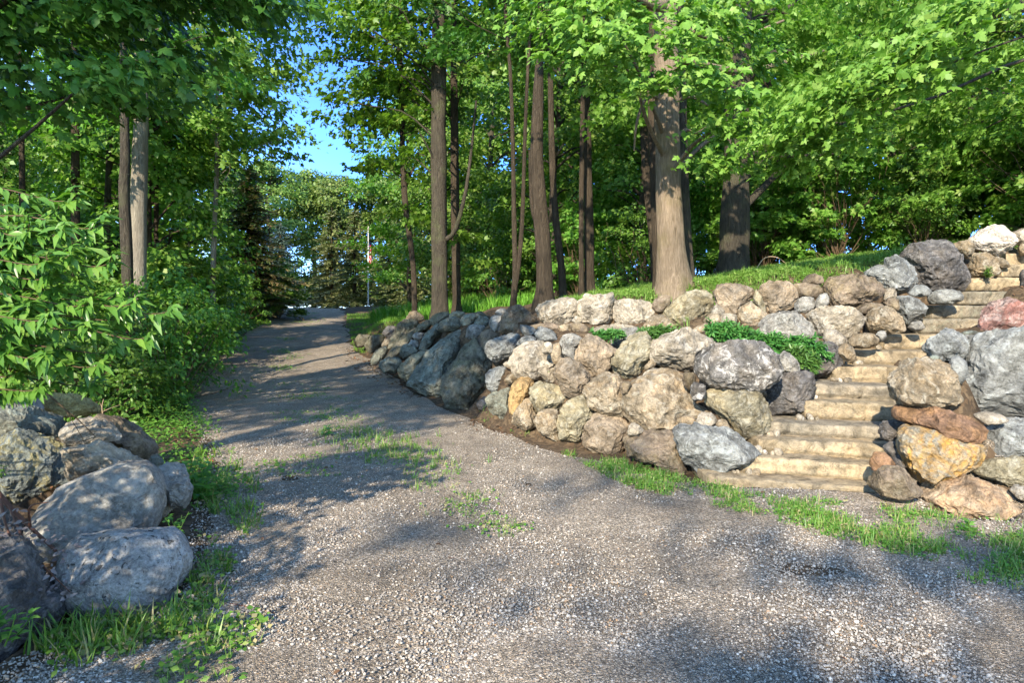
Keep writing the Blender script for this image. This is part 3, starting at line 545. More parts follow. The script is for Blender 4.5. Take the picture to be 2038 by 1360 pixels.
# stone steps: left x, right x of the front edge (pixels), row of the front top edge, depth of its middle, slope of the front, sunlit or shade-coloured stone
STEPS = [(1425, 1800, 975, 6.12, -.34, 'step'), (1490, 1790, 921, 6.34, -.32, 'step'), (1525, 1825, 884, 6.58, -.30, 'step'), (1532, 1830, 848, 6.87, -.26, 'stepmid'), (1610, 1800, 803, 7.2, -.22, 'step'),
         (1620, 1790, 767, 7.55, -.19, 'stepmid'), (1664, 1800, 731, 7.95, -.15, 'step'), (1690, 1870, 699, 8.35, -.10, 'step'), (1757, 1905, 667, 8.75, -.06, 'step'), (1838, 1975, 636, 9.15, 0, 'stepshade'),
         (1855, 1990, 608, 9.6, .02, 'stepshade'), (1905, 2010, 580, 10.05, .04, 'stepshade'), (1930, 2060, 553, 10.5, .05, 'step'), (1990, 2100, 526, 10.95, .05, 'step'), (2000, 2120, 504, 11.4, .05, 'step')]
SG = []
for (xl, xr, py, Y, sl, k) in STEPS:
    x0, x1 = (xl-HX)/F*Y, (xr-HX)/F*Y
    if k: SG.append((x0, x1, EYE-(py-HY)/F*Y, Y, sl, k))
SG[0] = (SG[0][0], SG[0][1], .055, SG[0][3], SG[0][4], 'step')
_hx, _hy = np.meshgrid(np.arange(-10, 30, 1.1), np.arange(4, 46, 1.1)); _hx, _hy = _hx.ravel(), _hy.ravel()
_pp = np.array([[p[0], p[1]] for p in PINS])
_d = np.min(np.hypot(_hx[:, None]-_pp[None, :, 0], _hy[:, None]-_pp[None, :, 1]), 1)
_ds = np.min([np.hypot(_hx-(a+b)/2, _hy-y-.3) for a, b, z, y, s, k in SG], 0)
_ok = inside(POLY, _hx, _hy) & (_d > 1.0) & (_ds > 1.5) & (dist_line(FOOT, _hx, _hy) > 1.6)
CT = [(x, y, z) for x, y, z in zip(_hx[_ok], _hy[_ok], hill(_hx[_ok], _hy[_ok]))]
CT += [(x, y, z) for x, y, z in PINS if x > -5 and not (x < -1.2 and y < 7)]
for i in range(len(FOOT)-1):
    for t in (0, .33, .66):
        p = FOOT[i]*(1-t)+FOOT[i+1]*t; CT.append((p[0], p[1], float(g0(p[1]))))
for a, b, z, y, s, k in SG:
    for t in (0, .35, .7, 1):
        CT.append((a+(b-a)*t, y+.22+s*(t-.5)*(b-a), z-.16))
CT = np.array(CT)
def mound(x, y): return .34*np.exp(-(((x+4.1)/1.5)**2+((y-4.9)/1.25)**2)**2)
def terrain(x, y):
    x = np.asarray(x, float); y = np.asarray(y, float); sh = x.shape; x = x.ravel(); y = y.ravel()
    z = g0(y)+mound(x, y)+.05*fbm2(x, y, .35, 3)*smooth(4, 9, np.abs(x+1))+.03*np.clip(-x-5-.15*y, 0, 25)
    ins = np.where(inside(POLY, x, y))[0]
    for k in range(0, len(ins), 4000):
        j = ins[k:k+4000]
        d2 = (x[j, None]-CT[None, :, 0])**2+(y[j, None]-CT[None, :, 1])**2+.004
        w = d2**-2.0; zi = (w*CT[None, :, 2]).sum(1)/w.sum(1)
        far = smooth(20, 28, x[j])+smooth(36, 44, y[j]); zi = np.where(far > 0, zi+(hill(x[j], y[j])-zi)*np.clip(far, 0, 1), zi)
        back = smooth(34, 55, y[j]); zi = zi-(zi-np.maximum(g0(y[j])+.4, zi-1.2))*back
        z[j] = zi+.025*fbm2(x[j], y[j], 1.3, 8)*smooth(.3, 1.2, dist_line(FOOT, x[j], y[j]))
    for cx, cy, hw, th, zb in CARVE:    # the stones sit in the bank: it is cut away in front of each
        k = (np.abs(x-cx) < hw) & (y > cy-th*1.3) & (y < cy+.1*th)
        z[k] = np.minimum(z[k], np.maximum(zb, g0(y[k])+mound(x[k], y[k])-.25))
    for a, b, zs, yy, s, kd in SG:
        e = y-yy-s*(x-(a+b)/2); k = (x > a-.05) & (x < b+.15) & (e > -.04) & (e < .62)
        z[k] = np.minimum(z[k], zs-.1)
    a, b, zs, yy, s, kd = SG[0]; e = y-yy-s*(x-(a+b)/2); k = (x > a-.2) & (x < b+.5) & (e > -.8) & (e < .05); z[k] = np.minimum(z[k], .0)
    return z.reshape(sh)
def axis(segs):
    out = []
    for a, b, st in segs: out += list(np.arange(a, b-1e-6, st))
    return np.array(out+[segs[-1][1]])
def grid_mesh(xs, ys, lift=0):
    X, Yg = np.meshgrid(xs, ys); Z = terrain(X, Yg)+lift
    n, m = X.shape; i = np.arange(n-1)[:, None]*m+np.arange(m-1)[None]
    mb = MB(); mb.add(np.stack([X.ravel(), Yg.ravel(), Z.ravel()], 1), np.stack([i, i+1, i+m+1, i+m], -1).reshape(-1, 4)); return mb
def ground_mat():
    m, nt = newmat('forest_soil'); g = G(nt); p = g.n('ShaderNodeNewGeometry').outputs['Position']
    a = g.noise(p, .8, 5); b = g.noise(p, 9, 6, .7); v = g.n('ShaderNodeTexVoronoi', {'Vector': p, 'Scale': 26}).outputs['Color']
    c = g.mix(g.ramp(a, [(.4, 0.0), (.6, 1.0)]), (.05, .036, .024), (.085, .062, .04))
    c = g.mix(.6, c, g.mix(1.0, c, g.ramp(b, [(.3, .5), (.7, 1.6)]), 'MULTIPLY'))
    c = g.mix(.35, c, g.ramp(g.n('ShaderNodeSeparateColor', {0: v}).outputs[0], [(.2, (.05, .035, .022)), (.6, (.16, .10, .055)), (1, (.24, .17, .10))]))
    g.out(g.pbr(c, .95, g.bump(g.math('ADD', b, g.n('ShaderNodeSeparateColor', {0: v}).outputs[1]), .8, .04), .15)); return m
gm = grid_mesh(axis([(-400, -60, 40), (-60, -14, 1.2), (-14, -4.5, .22), (-4.5, 9, .075), (9, 16, .25), (16, 60, 1.2), (60, 400, 40)]),
               axis([(-40, -6, 2), (-6, 2, .4), (2, 15, .075), (15, 24, .15), (24, 46, .4), (46, 100, 1.5), (100, 500, 40)]))
tag(gm.build('ground', ground_mat()), kind='structure')

# ------------------------------------------------------------------ gravel driveway: a sheet laid on the ground
LEFT = np.array([ground_at(*p) for p in ((60, 1350), (330, 1240), (410, 1150), (440, 1080), (445, 990), (430, 900), (385, 845), (372, 800), (385, 755), (430, 705), (495, 660), (540, 632), (563, 620))])
RIGHT = np.array([ground_at(*p) for p in ((687, 620), (690, 650), (706, 695), (770, 735), (810, 768), (860, 800), (905, 826), (960, 850), (1010, 868), (1130, 905), (1270, 930), (1340, 955), (1420, 972))])
LY = np.r_[-14, 2.0, LEFT[:, 1], 41, 60]; LX = np.r_[-3, -2.4, LEFT[:, 0], LEFT[-1, 0]-2.6, LEFT[-1, 0]-10]
rs = RIGHT[::-1]; RY = np.r_[-14, 4.6, 5.55, 6.1, rs[:, 1], 41, 60]; RX = np.r_[30, 16, 5.5, 2.8, rs[:, 0], rs[-1, 0]-2.3, rs[-1, 0]-9.5]
def road_l(y): return np.interp(y, LY, LX)+.13*fbm2(y, y*0+3.3, 1.1, 4)+.05*fbm2(y, y*0+9, 4.5, 5)
def road_r(y): return np.interp(y, RY, RX)+.12*fbm2(y, y*0+7.1, .9, 6)
def gravel_mat():
    m, nt = newmat('gravel'); g = G(nt); p = g.n('ShaderNodeNewGeometry').outputs['Position']
    wob = g.n('ShaderNodeVectorMath', {0: p, 1: g.n('ShaderNodeVectorMath', {0: g.n('ShaderNodeTexNoise', {'Vector': p, 'Scale': 40, 'Detail': 2}).outputs['Color'], 1: (.012, .012, .012)}, operation='MULTIPLY').outputs[0]}, operation='ADD').outputs[0]
    v1 = g.n('ShaderNodeTexVoronoi', {'Vector': wob, 'Scale': 85}); v2 = g.n('ShaderNodeTexVoronoi', {'Vector': wob, 'Scale': 170})
    pick = g.n('ShaderNodeSeparateColor', {0: v1.outputs['Color']}).outputs; pick2 = g.n('ShaderNodeSeparateColor', {0: v2.outputs['Color']}).outputs
    tones = [(0, (.10, .09, .08)), (.28, (.18, .158, .132)), (.5, (.26, .23, .19)), (.68, (.35, .30, .235)), (.82, (.46, .43, .39)), (.93, (.30, .21, .13)), (1, (.62, .60, .57))]
    tones = [(p, (a*1.68, b*1.57, c_*1.42)) for p, (a, b, c_) in tones]; c1 = g.ramp(pick[0], tones); c2 = g.ramp(pick2[0], tones)
    c = g.mix(g.ramp(pick[1], [(.45, 0.0), (.5, 1.0)]), c1, c2)
    dark = g.ramp(v1.outputs['Distance'], [(.35, 1.0), (.75, .45)])
    c = g.mix(.8, c, g.mix(1.0, c, dark, 'MULTIPLY'))
    big = g.noise(p, .55, 5, .6); mid = g.noise(p, 3.5, 5, .7)
    c = g.mix(1.0, c, g.ramp(big, [(.35, .74), (.65, 1.12)]), 'MULTIPLY'); c = g.mix(.7, c, g.mix(1.0, c, g.ramp(mid, [(.3, .62), (.7, 1.3)]), 'MULTIPLY'))
    c = g.mix(g.math('MULTIPLY', g.ramp(g.noise(p, 1.4, 6, .7), [(.55, 0.0), (.68, 1.0)]), .25), c, (.17, .14, .105))
    h = g.math('ADD', g.math('MULTIPLY', g.ramp(v1.outputs['Distance'], [(0, 1.0), (.8, 0.0)]), pick[2]), g.math('MULTIPLY', g.ramp(v2.outputs['Distance'], [(0, 1.0), (.8, 0.0)]), .5))
    g.out(g.pbr(c, .9, g.bump(h, 1.0, .022), .25)); return m
GRAVEL = gravel_mat()
ys = axis([(-14, 1.5, .5), (1.5, 12, .055), (12, 24, .13), (24, 56, .4)]); us = np.linspace(0, 1, 90)
Yr = np.repeat(ys[:, None], 90, 1); Xr = road_l(ys)[:, None]*(1-us)+road_r(ys)[:, None]*us
edge = np.minimum(us, 1-us)[None]*(road_r(ys)-road_l(ys))[:, None]
Zr = terrain(Xr, Yr)*0
Zr = g0(Yr)+mound(Xr, Yr)*.3
Zt = terrain(Xr, Yr); Zr = Zt+.012*smooth(0, .35, edge)+.004+.014*fbm2(Xr, Yr, 1.7, 11)*smooth(.1, .6, edge)
rut = np.exp(-((us-.27)/.1)**2)+np.exp(-((us-.73)/.1)**2)
mb = MB(); i = np.arange(len(ys)-1)[:, None]*90+np.arange(89)[None]
mb.add(np.stack([Xr.ravel(), Yr.ravel(), Zr.ravel()], 1), np.stack([i, i+1, i+91, i+90], -1).reshape(-1, 4))
tag(mb.build('driveway', GRAVEL), kind='structure')
def road_z(x, y): return terrain(x, y)+.016

# ------------------------------------------------------------------ loose stones of the gravel, near the viewer
def gravel_stones():
    import bmesh
    bm = bmesh.new(); bmesh.ops.create_icosphere(bm, subdivisions=1, radius=1); tv = np.array([v.co[:] for v in bm.verts]); tf = np.array([[v.index for v in f.verts] for f in bm.faces]); bm.free()
    rg = np.random.default_rng(5); n = 190000
    y = 2.2+(rg.uniform(0, 1, n)**1.7)*8.5; x = rg.uniform(-.78, .8, n)*y
    u = (x-road_l(y))/(road_r(y)-road_l(y)); worn = np.exp(-((x+.75)/.35)**2)+np.exp(-((x-1.0)/.4)**2)+.5*smooth(-.1, .4, fbm2(x, y, .6, 61))
    ok = (rg.uniform(0, 1, n) > .75*np.clip(worn, 0, 1)) & (x > road_l(y)-.15) & (x < np.minimum(road_r(y), 6))
    x, y = x[ok], y[ok]; n = len(x); z = road_z(x, y)
    r = rg.gamma(4, .00085, n)+.0014
    sc = r[:, None]*rg.uniform(.65, 1.3, (n, 3))*np.array([1, 1, .75])
    a = rg.uniform(0, 6.28, n); jit = 1+rg.uniform(-.22, .22, (n, 12, 1))
    v = tv[None]*jit*sc[:, None]; ca, sa = np.cos(a)[:, None], np.sin(a)[:, None]
    v = np.stack([v[..., 0]*ca-v[..., 1]*sa, v[..., 0]*sa+v[..., 1]*ca, v[..., 2]], -1)+np.stack([x, y, z+r*.08], 1)[:, None]
    mb = MB(); mb.add(v.reshape(-1, 3), (tf[None]+np.arange(n)[:, None, None]*12).reshape(-1, 3), 0, False)
    m, nt = newmat('gravel_stone'); g = G(nt); ri = g.n('ShaderNodeNewGeometry').outputs['Random Per Island']
    c = g.ramp(ri, [(0, (.15, .135, .118)), (.25, (.235, .21, .18)), (.5, (.315, .28, .24)), (.72, (.40, .355, .295)), (.86, (.46, .43, .38)), (.94, (.31, .19, .10)), (1, (.64, .61, .55))])
    g.out(g.pbr(c, .8, None, .3))
    return tag(mb.build('gravel', m), kind='stuff', label='loose grey, tan and white gravel stones scattered over the driveway')
gravel_stones()

# ------------------------------------------------------------------ stone steps
STEP_LABEL = ['ground-level sandstone slab at the foot of the steps, weeds along its front', 'bottom raised step of layered tan sandstone, behind the ground-level slab', 'second raised sandstone step, with white pebbles at its left end', 'third raised sandstone step, wide, partly shaded at its right end', 'fourth raised sandstone step, beginning right of the slate-dark slab',
  'fifth raised step, grey stained, beside the slate-dark slab', 'sixth raised step, warm tan, meeting the big buff boulder', 'seventh raised step, bright sandy, beside the pointed sandy stone', 'eighth raised step, bright tan, just below the shaded grey steps', 'lowest of the shaded grey steps, moss at its foot',
  'middle shaded grey step with an orange-tan right half', 'uppermost shaded grey step, beside the blue-grey loaf-shaped stone', 'pale step above the shaded grey ones, green weeds at its left end', 'second sunlit tan step from the top, at the right edge', 'topmost tan step, at the right edge under the small tan stone']
def build_step(i, a, b, z, Y, sl, kind):
    rg = np.random.default_rng(300+i); w = b-a; dep = .62; h = .2 if i else .11
    nx, ny, nz = 64, 26, 10
    import itertools
    # box surface grid
    V = []; Fc = []
    def face(fn, n, m):
        base = len(V); 
        for p in range(n+1):
            for q in range(m+1): V.append(fn(p/n, q/m))
        for p in range(n):
            for q in range(m):
                k = base+p*(m+1)+q; Fc.append((k, k+m+1, k+m+2, k+1))
    face(lambda s, t: (s, 0, t), nx, nz); face(lambda s, t: (s, t, 1), nx, ny); face(lambda s, t: (0, 1-s, t), ny, nz); face(lambda s, t: (1, s, t), ny, nz); face(lambda s, t: (1-s, 1, t), nx, nz)
    v = np.array(V, float); p = np.stack([(v[:, 0]-.5)*w, v[:, 1]*dep, (v[:, 2]-1)*h], 1)
    half = np.array([w/2, dep/2, h/2]); c = np.array([0, dep/2, -h/2]); q = p-c; bev = .018
    inn = np.clip(q, -(half-bev), half-bev); d = q-inn; L = np.linalg.norm(d, axis=1, keepdims=True)
    nq = np.where(L > 1e-6, d/np.maximum(L, 1e-6), 0); q = inn+nq*np.minimum(L, bev)
    edge = (L[:, 0] > .02)
    off = rg.uniform(-40, 40, 3)
    lowf = fbm(q*2.2+off, i, 3); ff = fbm(q*9+off, i+4, 4); lay = vnoise(np.stack([q[:, 0]*1.5+off[0], q[:, 1]*1.5, q[:, 2]*26+lowf*.8], 1), i+2)
    front = (q[:, 1] < -half[1]+.06)
    amt = np.where(front, .011*lowf+.006*ff+.009*lay, .005*lowf+.003*ff)-np.where(edge, .012*np.abs(ff)+.01*np.clip(lowf, 0, 1), 0)
    nq[:, 2] = np.where(nq[:, 2] < 0, 0, nq[:, 2])
    q = q+nq*amt[:, None]+c
    # joint lines where two blocks of the tread meet
    for jx in rg.uniform(-.3, .35, 1 if i else 0)*w:
        jj = np.exp(-((q[:, 0]-jx-.03*ff)/.012)**2); q[:, 1] += jj*.03*(q[:, 1] < .1); q[:, 2] -= jj*.012*(q[:, 2] > -.05)
    if i: q[:, 1] += .03*smooth(.017, .006, q[:, 2]+(z-SG[i-1][2])-.005)*(q[:, 1] < .12)
    q[:, 1] += sl*q[:, 0]+.015*np.sin(q[:, 0]*3+i)
    q[:, 2] += -.02*q[:, 0]/max(w, .1)*(1 if i < 6 else 0)
    mb = MB(); mb.add(q, np.array(Fc))
    return tag(mb.build('stone_step', ROCK[kind], None, ((a+b)/2, Y, z)), STEP_LABEL[i], 'step', 'stone steps climbing through the rock wall')
for i, s in enumerate(SG): build_step(i, *s)
# ------------------------------------------------------------------ leaves, bark
LM = {
 'maple': leaf_mat('leaf_maple', [(0, (.10, .20, .024)), (.45, (.16, .285, .045)), (.8, (.21, .34, .065)), (1, (.27, .38, .09))], .42, .5, .3),
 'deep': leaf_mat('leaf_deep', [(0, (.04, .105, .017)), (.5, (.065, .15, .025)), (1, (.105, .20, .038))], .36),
 'wood': leaf_mat('leaf_wood', [(0, (.075, .17, .02)), (.5, (.125, .25, .034)), (.85, (.175, .31, .05)), (1, (.24, .32, .075))], .45),
 'far': leaf_mat('leaf_far', [(0, (.085, .16, .03)), (.5, (.13, .215, .04)), (1, (.21, .27, .07))], .35),
 'shrub': leaf_mat('leaf_shrub', [(0, (.06, .17, .025)), (.5, (.10, .24, .035)), (.9, (.15, .30, .045)), (1, (.18, .31, .06))], .35, .35, .5),
 'under': leaf_mat('leaf_under', [(0, (.055, .14, .016)), (.5, (.095, .205, .025)), (1, (.145, .26, .04))], .35),
 'grass': leaf_mat('leaf_grass', [(0, (.07, .17, .02)), (.55, (.13, .25, .035)), (.82, (.20, .28, .06)), (.9, (.30, .27, .11)), (1, (.40, .33, .18))], .3),
 'lawn': leaf_mat('leaf_lawn', [(0, (.09, .23, .02)), (.6, (.14, .32, .035)), (1, (.23, .40, .07))], .3),
 'cover': leaf_mat('leaf_cover', [(0, (.10, .21, .03)), (.6, (.155, .29, .05)), (1, (.27, .36, .1))], .3),
 'juniper': leaf_mat('leaf_juniper', [(0, (.035, .11, .02)), (.6, (.06, .16, .03)), (1, (.11, .22, .05))], .15),
 'spruce': leaf_mat('needles_spruce', [(0, (.12, .16, .05)), (.5, (.19, .225, .085)), (1, (.28, .28, .13))], .2),
 'bluespruce': leaf_mat('needles_blue', [(0, (.06, .10, .08)), (.6, (.10, .15, .12)), (1, (.16, .21, .17))], .12),
 'browning': leaf_mat('needles_browning', [(0, (.06, .10, .03)), (.45, (.10, .12, .042)), (.75, (.16, .125, .055)), (1, (.26, .17, .08))], .3),
 'litter': leaf_mat('dead_leaf', [(0, (.07, .04, .025)), (.5, (.15, .09, .05)), (.85, (.24, .16, .09)), (1, (.32, .13, .05))], .1, .8, .1, (1, .8, .5)),
 'pale': leaf_mat('leaf_pale_litter', [(0, (.16, .13, .12)), (.5, (.25, .21, .19)), (1, (.34, .29, .26))], .05, .8, .1, (1, .8, .5)),
}
BARK = {
 'grey': bark_mat('bark_grey', (.026, .022, .016), (.12, .10, .072), (.10, .11, .05)),
 'brown': bark_mat('bark_brown', (.026, .019, .013), (.105, .08, .053)),
 'big': bark_mat('bark_old_maple', (.09, .065, .04), (.33, .255, .18), (.16, .13, .05), .7),
 'pale': bark_mat('bark_pale', (.12, .10, .075), (.34, .30, .23), None, .7),
 'twig': flat_mat('twig_bark', (.085, .055, .03), .8),
 'redtwig': flat_mat('twig_red_brown', (.12, .055, .035), .7),
 'dry': flat_mat('twig_dry', (.30, .22, .13), .8),
}
def limb(mb, a, b, r0, r1, rg, sag=.15, seg=6, n=9):
    a, b = np.array(a, float), np.array(b, float); L = np.linalg.norm(b-a)
    m1 = a*.66+b*.34+np.array([0, 0, sag*L])+rg.normal(0, .05*L, 3); m2 = a*.3+b*.7+np.array([0, 0, sag*.8*L])+rg.normal(0, .05*L, 3)
    tube(mb, curve([a, m1, m2, b], n), np.linspace(r0, r1, n), seg)
def crown_centres(rg, h0, h1, rad, n, clear=0):
    out = []
    while len(out) < n:
        t = rg.uniform(0, 1); z = h0+(h1-h0)*t
        pr = rad*(math.sin(math.pi*min(.98, .18+.8*t))**.7)
        a = rg.uniform(0, 6.283); r = pr*rg.uniform(.25, 1)**.6
        x, y = r*math.cos(a), r*math.sin(a)
        if clear and abs(x) < clear and y < .5: continue
        out.append((x, y, z))
    return np.array(out)
def make_tree(name, label, cat, base, trunk, rads, bark, crown, group=None, limbs=(), seed=0, fl=1.0, seg=24):
    """trunk: points relative to the base; crown: dict of centres (relative), spray radius, leaves per spray, leaf size, shape, material"""
    rg = np.random.default_rng(seed); t = empty(name, tuple(base)); tag(t, label, cat, group)
    mb = MB(); n = max(24, len(trunk)*8); p = curve(trunk, n); r = np.interp(np.linspace(0, 1, n), np.linspace(0, 1, len(rads)), rads)
    hz = p[:, 2]-p[0, 2]; r = r*(1+.45*fl*np.exp(-hz/.22)); p[0, 2] -= .35
    tube(mb, p, r, seg, 0, .13, seed, True, .3*fl)
    for L in limbs:
        pts, r0, r1 = L; tube(mb, curve(pts, 12), np.linspace(r0, r1, 12), 7, 0, .06, seed)
    c = crown
    if c:
        cen = c['c']; lf = MB()
        top = p[-1]
        for k, q in enumerate(cen):
            zz = np.clip(q[2]-.35*np.hypot(q[0]-top[0], q[1]-top[1])-.2, p[0, 2]+1.2, p[-1, 2]); ax = p[np.argmin(np.abs(p[:, 2]-zz))]
            out = np.array(q)-ax
            spray(lf, q, out, c['r']*rg.uniform(.75, 1.25), int(c['n']*rg.uniform(.7, 1.3)), c['size'], c['shape'], rg, c.get('flat', .25), c.get('up', .55))
            if k % c.get('every', 3) == 0:
                limb(mb, ax, q, min(.09, r[0]*.35)*c.get('lw', 1), .01, rg, .1)
        lf.build('crown', LM[c['m']], t)
    mb.build('trunk', BARK[bark], t)
    return t
def px_tree(name, label, cat, pix, Y, widths, bark, crown=None, group=None, limbs=(), seed=0, extend=4.0, dy=None, fl=1.0):
    b = at(pix[0][0], pix[0][1], Y); b[2] = float(terrain(b[:1], b[1:2])[0])
    P = [at(a, c, Y)-b for a, c in pix]; P[0][2] = 0
    if dy is not None:
        for q, d in zip(P, dy): q[1] += d
    rads = [w/2*Y/F for w in widths]
    dirn = P[-1]-P[-2]; dirn = dirn/np.linalg.norm(dirn)
    if extend: P.append(P[-1]+(dirn*.5+np.array([0, 0, .5]))*extend); rads.append(rads[-1]*.45)
    L = [([at(a, c, Y+d)-b for a, c, d in pts], r0, r1) for pts, r0, r1 in limbs]
    return make_tree(name, label, cat, b, P, rads, bark, crown, group, L, seed, fl)

# ------------------------------------------------------------------ the trees one can tell apart
rg = np.random.default_rng(21)
def pcen(spec, base):                    # spray centres given as (pixel x, pixel y, depth)
    return np.array([at(*s)-base for s in spec])
def base_of(px, py, Y): b = at(px, py, Y); b[2] = float(terrain(b[:1], b[1:2])[0]); return b
MG = 'trees standing on the bank behind the rock wall'
# the big sunlit maple
bH = base_of(1340, 578, 11.5)
near = [(1180, 60, 9.6), (1235, 85, 9.3), (1300, 45, 9.4), (1345, 75, 9.2), (1375, 135, 9.4), (1300, 165, 9.7), (1420, 165, 9.6), (1470, 195, 10), (1500, 245, 10), (1440, 250, 10.1), (1430, 312, 10.4), (1455, 330, 10.3), (1150, 20, 9.8), (1120, 110, 10.2), (1200, 130, 9.9), (1090, 60, 10.4), (1390, 30, 9.6), (1480, 60, 10), (1530, 120, 10.3), (1050, 20, 10.6), (1260, -20, 9.4), (1450, -20, 9.6), (1100, -30, 10)]
fill = [(rg.uniform(1000, 1640), rg.uniform(-90, 270), rg.uniform(12.3, 15)) for _ in range(48)]
fill = [f for f in fill if not (1255 < f[0] < 1400 and f[2] < 12.2)]
px_tree('maple_tree', 'big maple with the thick sunlit pale-footed trunk on the bank right of centre', 'tree',
        [(1340, 580), (1334, 480), (1329, 380), (1327, 280), (1326, 150), (1322, 20), (1316, -120), (1310, -320)], 11.5, [64, 56, 53, 51, 48, 44, 36, 26], 'big',
        dict(c=pcen(near+fill, bH), r=.62, n=150, size=.135, shape='maple', m='maple', every=7, lw=.5), None,
        [([(1330, 30, 0), (1400, 70, .3), (1470, 75, .5), (1560, 40, .6)], .07, .02), ([(1340, 205, 0), (1375, 192, -.2), (1412, 210, -.4)], .035, .02), ([(1328, 110, 0), (1480, 140, .6), (1640, 100, 1.2)], .09, .02),
         ([(1322, 0, 0), (1300, 10, -.5), (1230, -30, -1.2)], .13, .03), ([(1315, 200, 0), (1290, 190, -.3), (1268, 240, -.5), (1262, 300, -.5)], .04, .015)], 11, 3.0, [0, 0, 0, 0, 0, 0, .1, .3], .75)
px_tree('maple_tree', 'dark slim trunk pressed against the left side of the big sunlit maple', 'tree', [(1312, 575), (1306, 450), (1301, 330), (1298, 200), (1299, 60), (1302, -120)], 12.1, [20, 18, 18, 18, 16, 13], 'brown', None, MG, (), 12)
px_tree('maple_tree', 'slim shadow-dappled trunk just right of the big sunlit maple', 'tree', [(1370, 560), (1366, 450), (1361, 330), (1357, 180), (1352, 20), (1348, -150)], 12.5, [24, 21, 20, 19, 17, 13], 'grey', None, MG, (), 13)
px_tree('maple_tree', 'slanting thin dark trunk left of the big sunlit maple', 'tree', [(1308, 575), (1300, 480), (1290, 390), (1284, 320), (1280, 200), (1278, 0)], 15.5, [20, 18, 17, 16, 14, 12], 'brown', dict(c=crown_centres(rg, 5.8, 8.8, 2.4, 16), r=.7, n=90, size=.15, shape='maple_simple', m='wood'), MG, (), 14)
bJ = base_of(1460, 545, 14)
px_tree('oak_tree', 'thick rough-barked trunk in shade right of the big sunlit maple', 'tree', [(1459, 545), (1461, 460), (1463, 380), (1466, 300), (1470, 150), (1475, 0), (1480, -160)], 14, [58, 52, 50, 50, 47, 42, 34], 'grey',
        dict(c=pcen([(rg.uniform(1380, 1800), rg.uniform(-90, 330), rg.uniform(14.8, 17.5)) for _ in range(38)], bJ), r=.75, n=120, size=.15, shape='maple_simple', m='wood', every=4), None,
        [([(1475, 330, 0), (1500, 315, -.2), (1540, 300, -.4)], .09, .05), ([(1470, 60, 0), (1550, 20, -.5), (1600, 60, -.7)], .1, .03)], 15)
# straight trees of the middle
px_tree('maple_tree', 'tall straight trunk at the mossy end of the wall, thickest of the middle trees', 'tree', [(874, 632), (874, 540), (874, 430), (873, 300), (873, 150), (874, 0), (875, -150)], 17, [35, 31, 30, 30, 28, 25, 20], 'grey',
        dict(c=np.vstack([crown_centres(rg, 6.2, 10, 3.2, 48, .5), pcen([(840, 440, 17.6), (800, 420, 18), (850, 350, 18), (930, 470, 18), (960, 520, 18), (700, 180, 17), (720, 240, 17.2), (690, 100, 17), (760, 260, 17.4), (780, 330, 17.6), (720, 60, 17), (680, 20, 16.8), (745, 140, 17), (660, 160, 16.6), (640, 230, 16.6), (700, 265, 17), (630, 60, 16.5), (610, 20, 16.5), (750, 40, 17), (760, 100, 17), (770, 180, 17), (690, 200, 16.8), (655, 110, 16.6), (720, 290, 17.2), (790, 60, 17), (800, 150, 17), (830, 220, 17.2), (820, 300, 17.4), (845, 90, 17), (780, 240, 17), (735, -10, 17)]+[(rg.uniform(700, 870), rg.uniform(-20, 340), rg.uniform(17.2, 19)) for _ in range(34)]+[(735, -10, 17), (670, 60, 16.6), (665, 190, 16.8)], base_of(874, 632, 17))]), r=.6, n=95, size=.15, shape='maple_simple', m='wood', every=5, lw=.28), None,
        [([(885, 478, 0), (905, 460, -.2), (925, 390, -.3), (938, 300, -.3), (948, 200, -.3)], .07, .025), ([(870, 330, 0), (850, 290, -.3), (830, 255, -.5)], .03, .012)], 16)
px_tree('maple_tree', 'thin crooked dark trunk left of the thickest straight middle trunk', 'tree', [(825, 618), (824, 560), (818, 490), (808, 420), (803, 340), (800, 240), (797, 120), (795, -40)], 18, [14, 12, 12, 11, 11, 10, 9, 8], 'brown',
        dict(c=crown_centres(rg, 6, 10, 2.5, 26, .4), r=.6, n=80, size=.15, shape='maple_simple', m='deep', every=4, lw=.35), None, [([(805, 380, 0), (825, 330, .2), (840, 290, .3)], .03, .012)], 17)
px_tree('maple_tree', 'slender trunk directly right of the thickest straight middle trunk, sun patch at its foot', 'tree', [(909, 622), (908, 540), (906, 430), (905, 320), (904, 200), (903, 50), (902, -100)], 18.5, [18, 16, 16, 15, 14, 12, 10], 'brown',
        dict(c=crown_centres(rg, 5.5, 10.3, 2.8, 34, .4), r=.65, n=90, size=.15, shape='maple_simple', m='wood', every=4, lw=.35), None, (), 18)
# twin stems
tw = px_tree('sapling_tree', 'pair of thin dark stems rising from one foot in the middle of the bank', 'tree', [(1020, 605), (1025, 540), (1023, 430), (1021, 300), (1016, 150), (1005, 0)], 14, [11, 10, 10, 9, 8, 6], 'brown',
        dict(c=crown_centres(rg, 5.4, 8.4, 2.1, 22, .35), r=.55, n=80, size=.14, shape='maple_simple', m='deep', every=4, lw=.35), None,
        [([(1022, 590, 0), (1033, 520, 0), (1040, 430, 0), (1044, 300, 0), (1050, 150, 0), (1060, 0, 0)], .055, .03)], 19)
px_tree('maple_tree', 'leaning forked trunk left of centre on the bank, dappled with sun', 'tree', [(1084, 605), (1083, 530), (1078, 450), (1072, 380), (1068, 300), (1072, 170), (1078, 0)], 13, [33, 30, 29, 26, 24, 19, 14], 'brown',
        dict(c=crown_centres(rg, 5.0, 8.0, 2.6, 30, .45), r=.62, n=90, size=.145, shape='maple_simple', m='maple', every=4, lw=.35), None,
        [([(1078, 450, 0), (1064, 430, 0), (1058, 380, .1), (1056, 300, .2)], .06, .04)], 20)
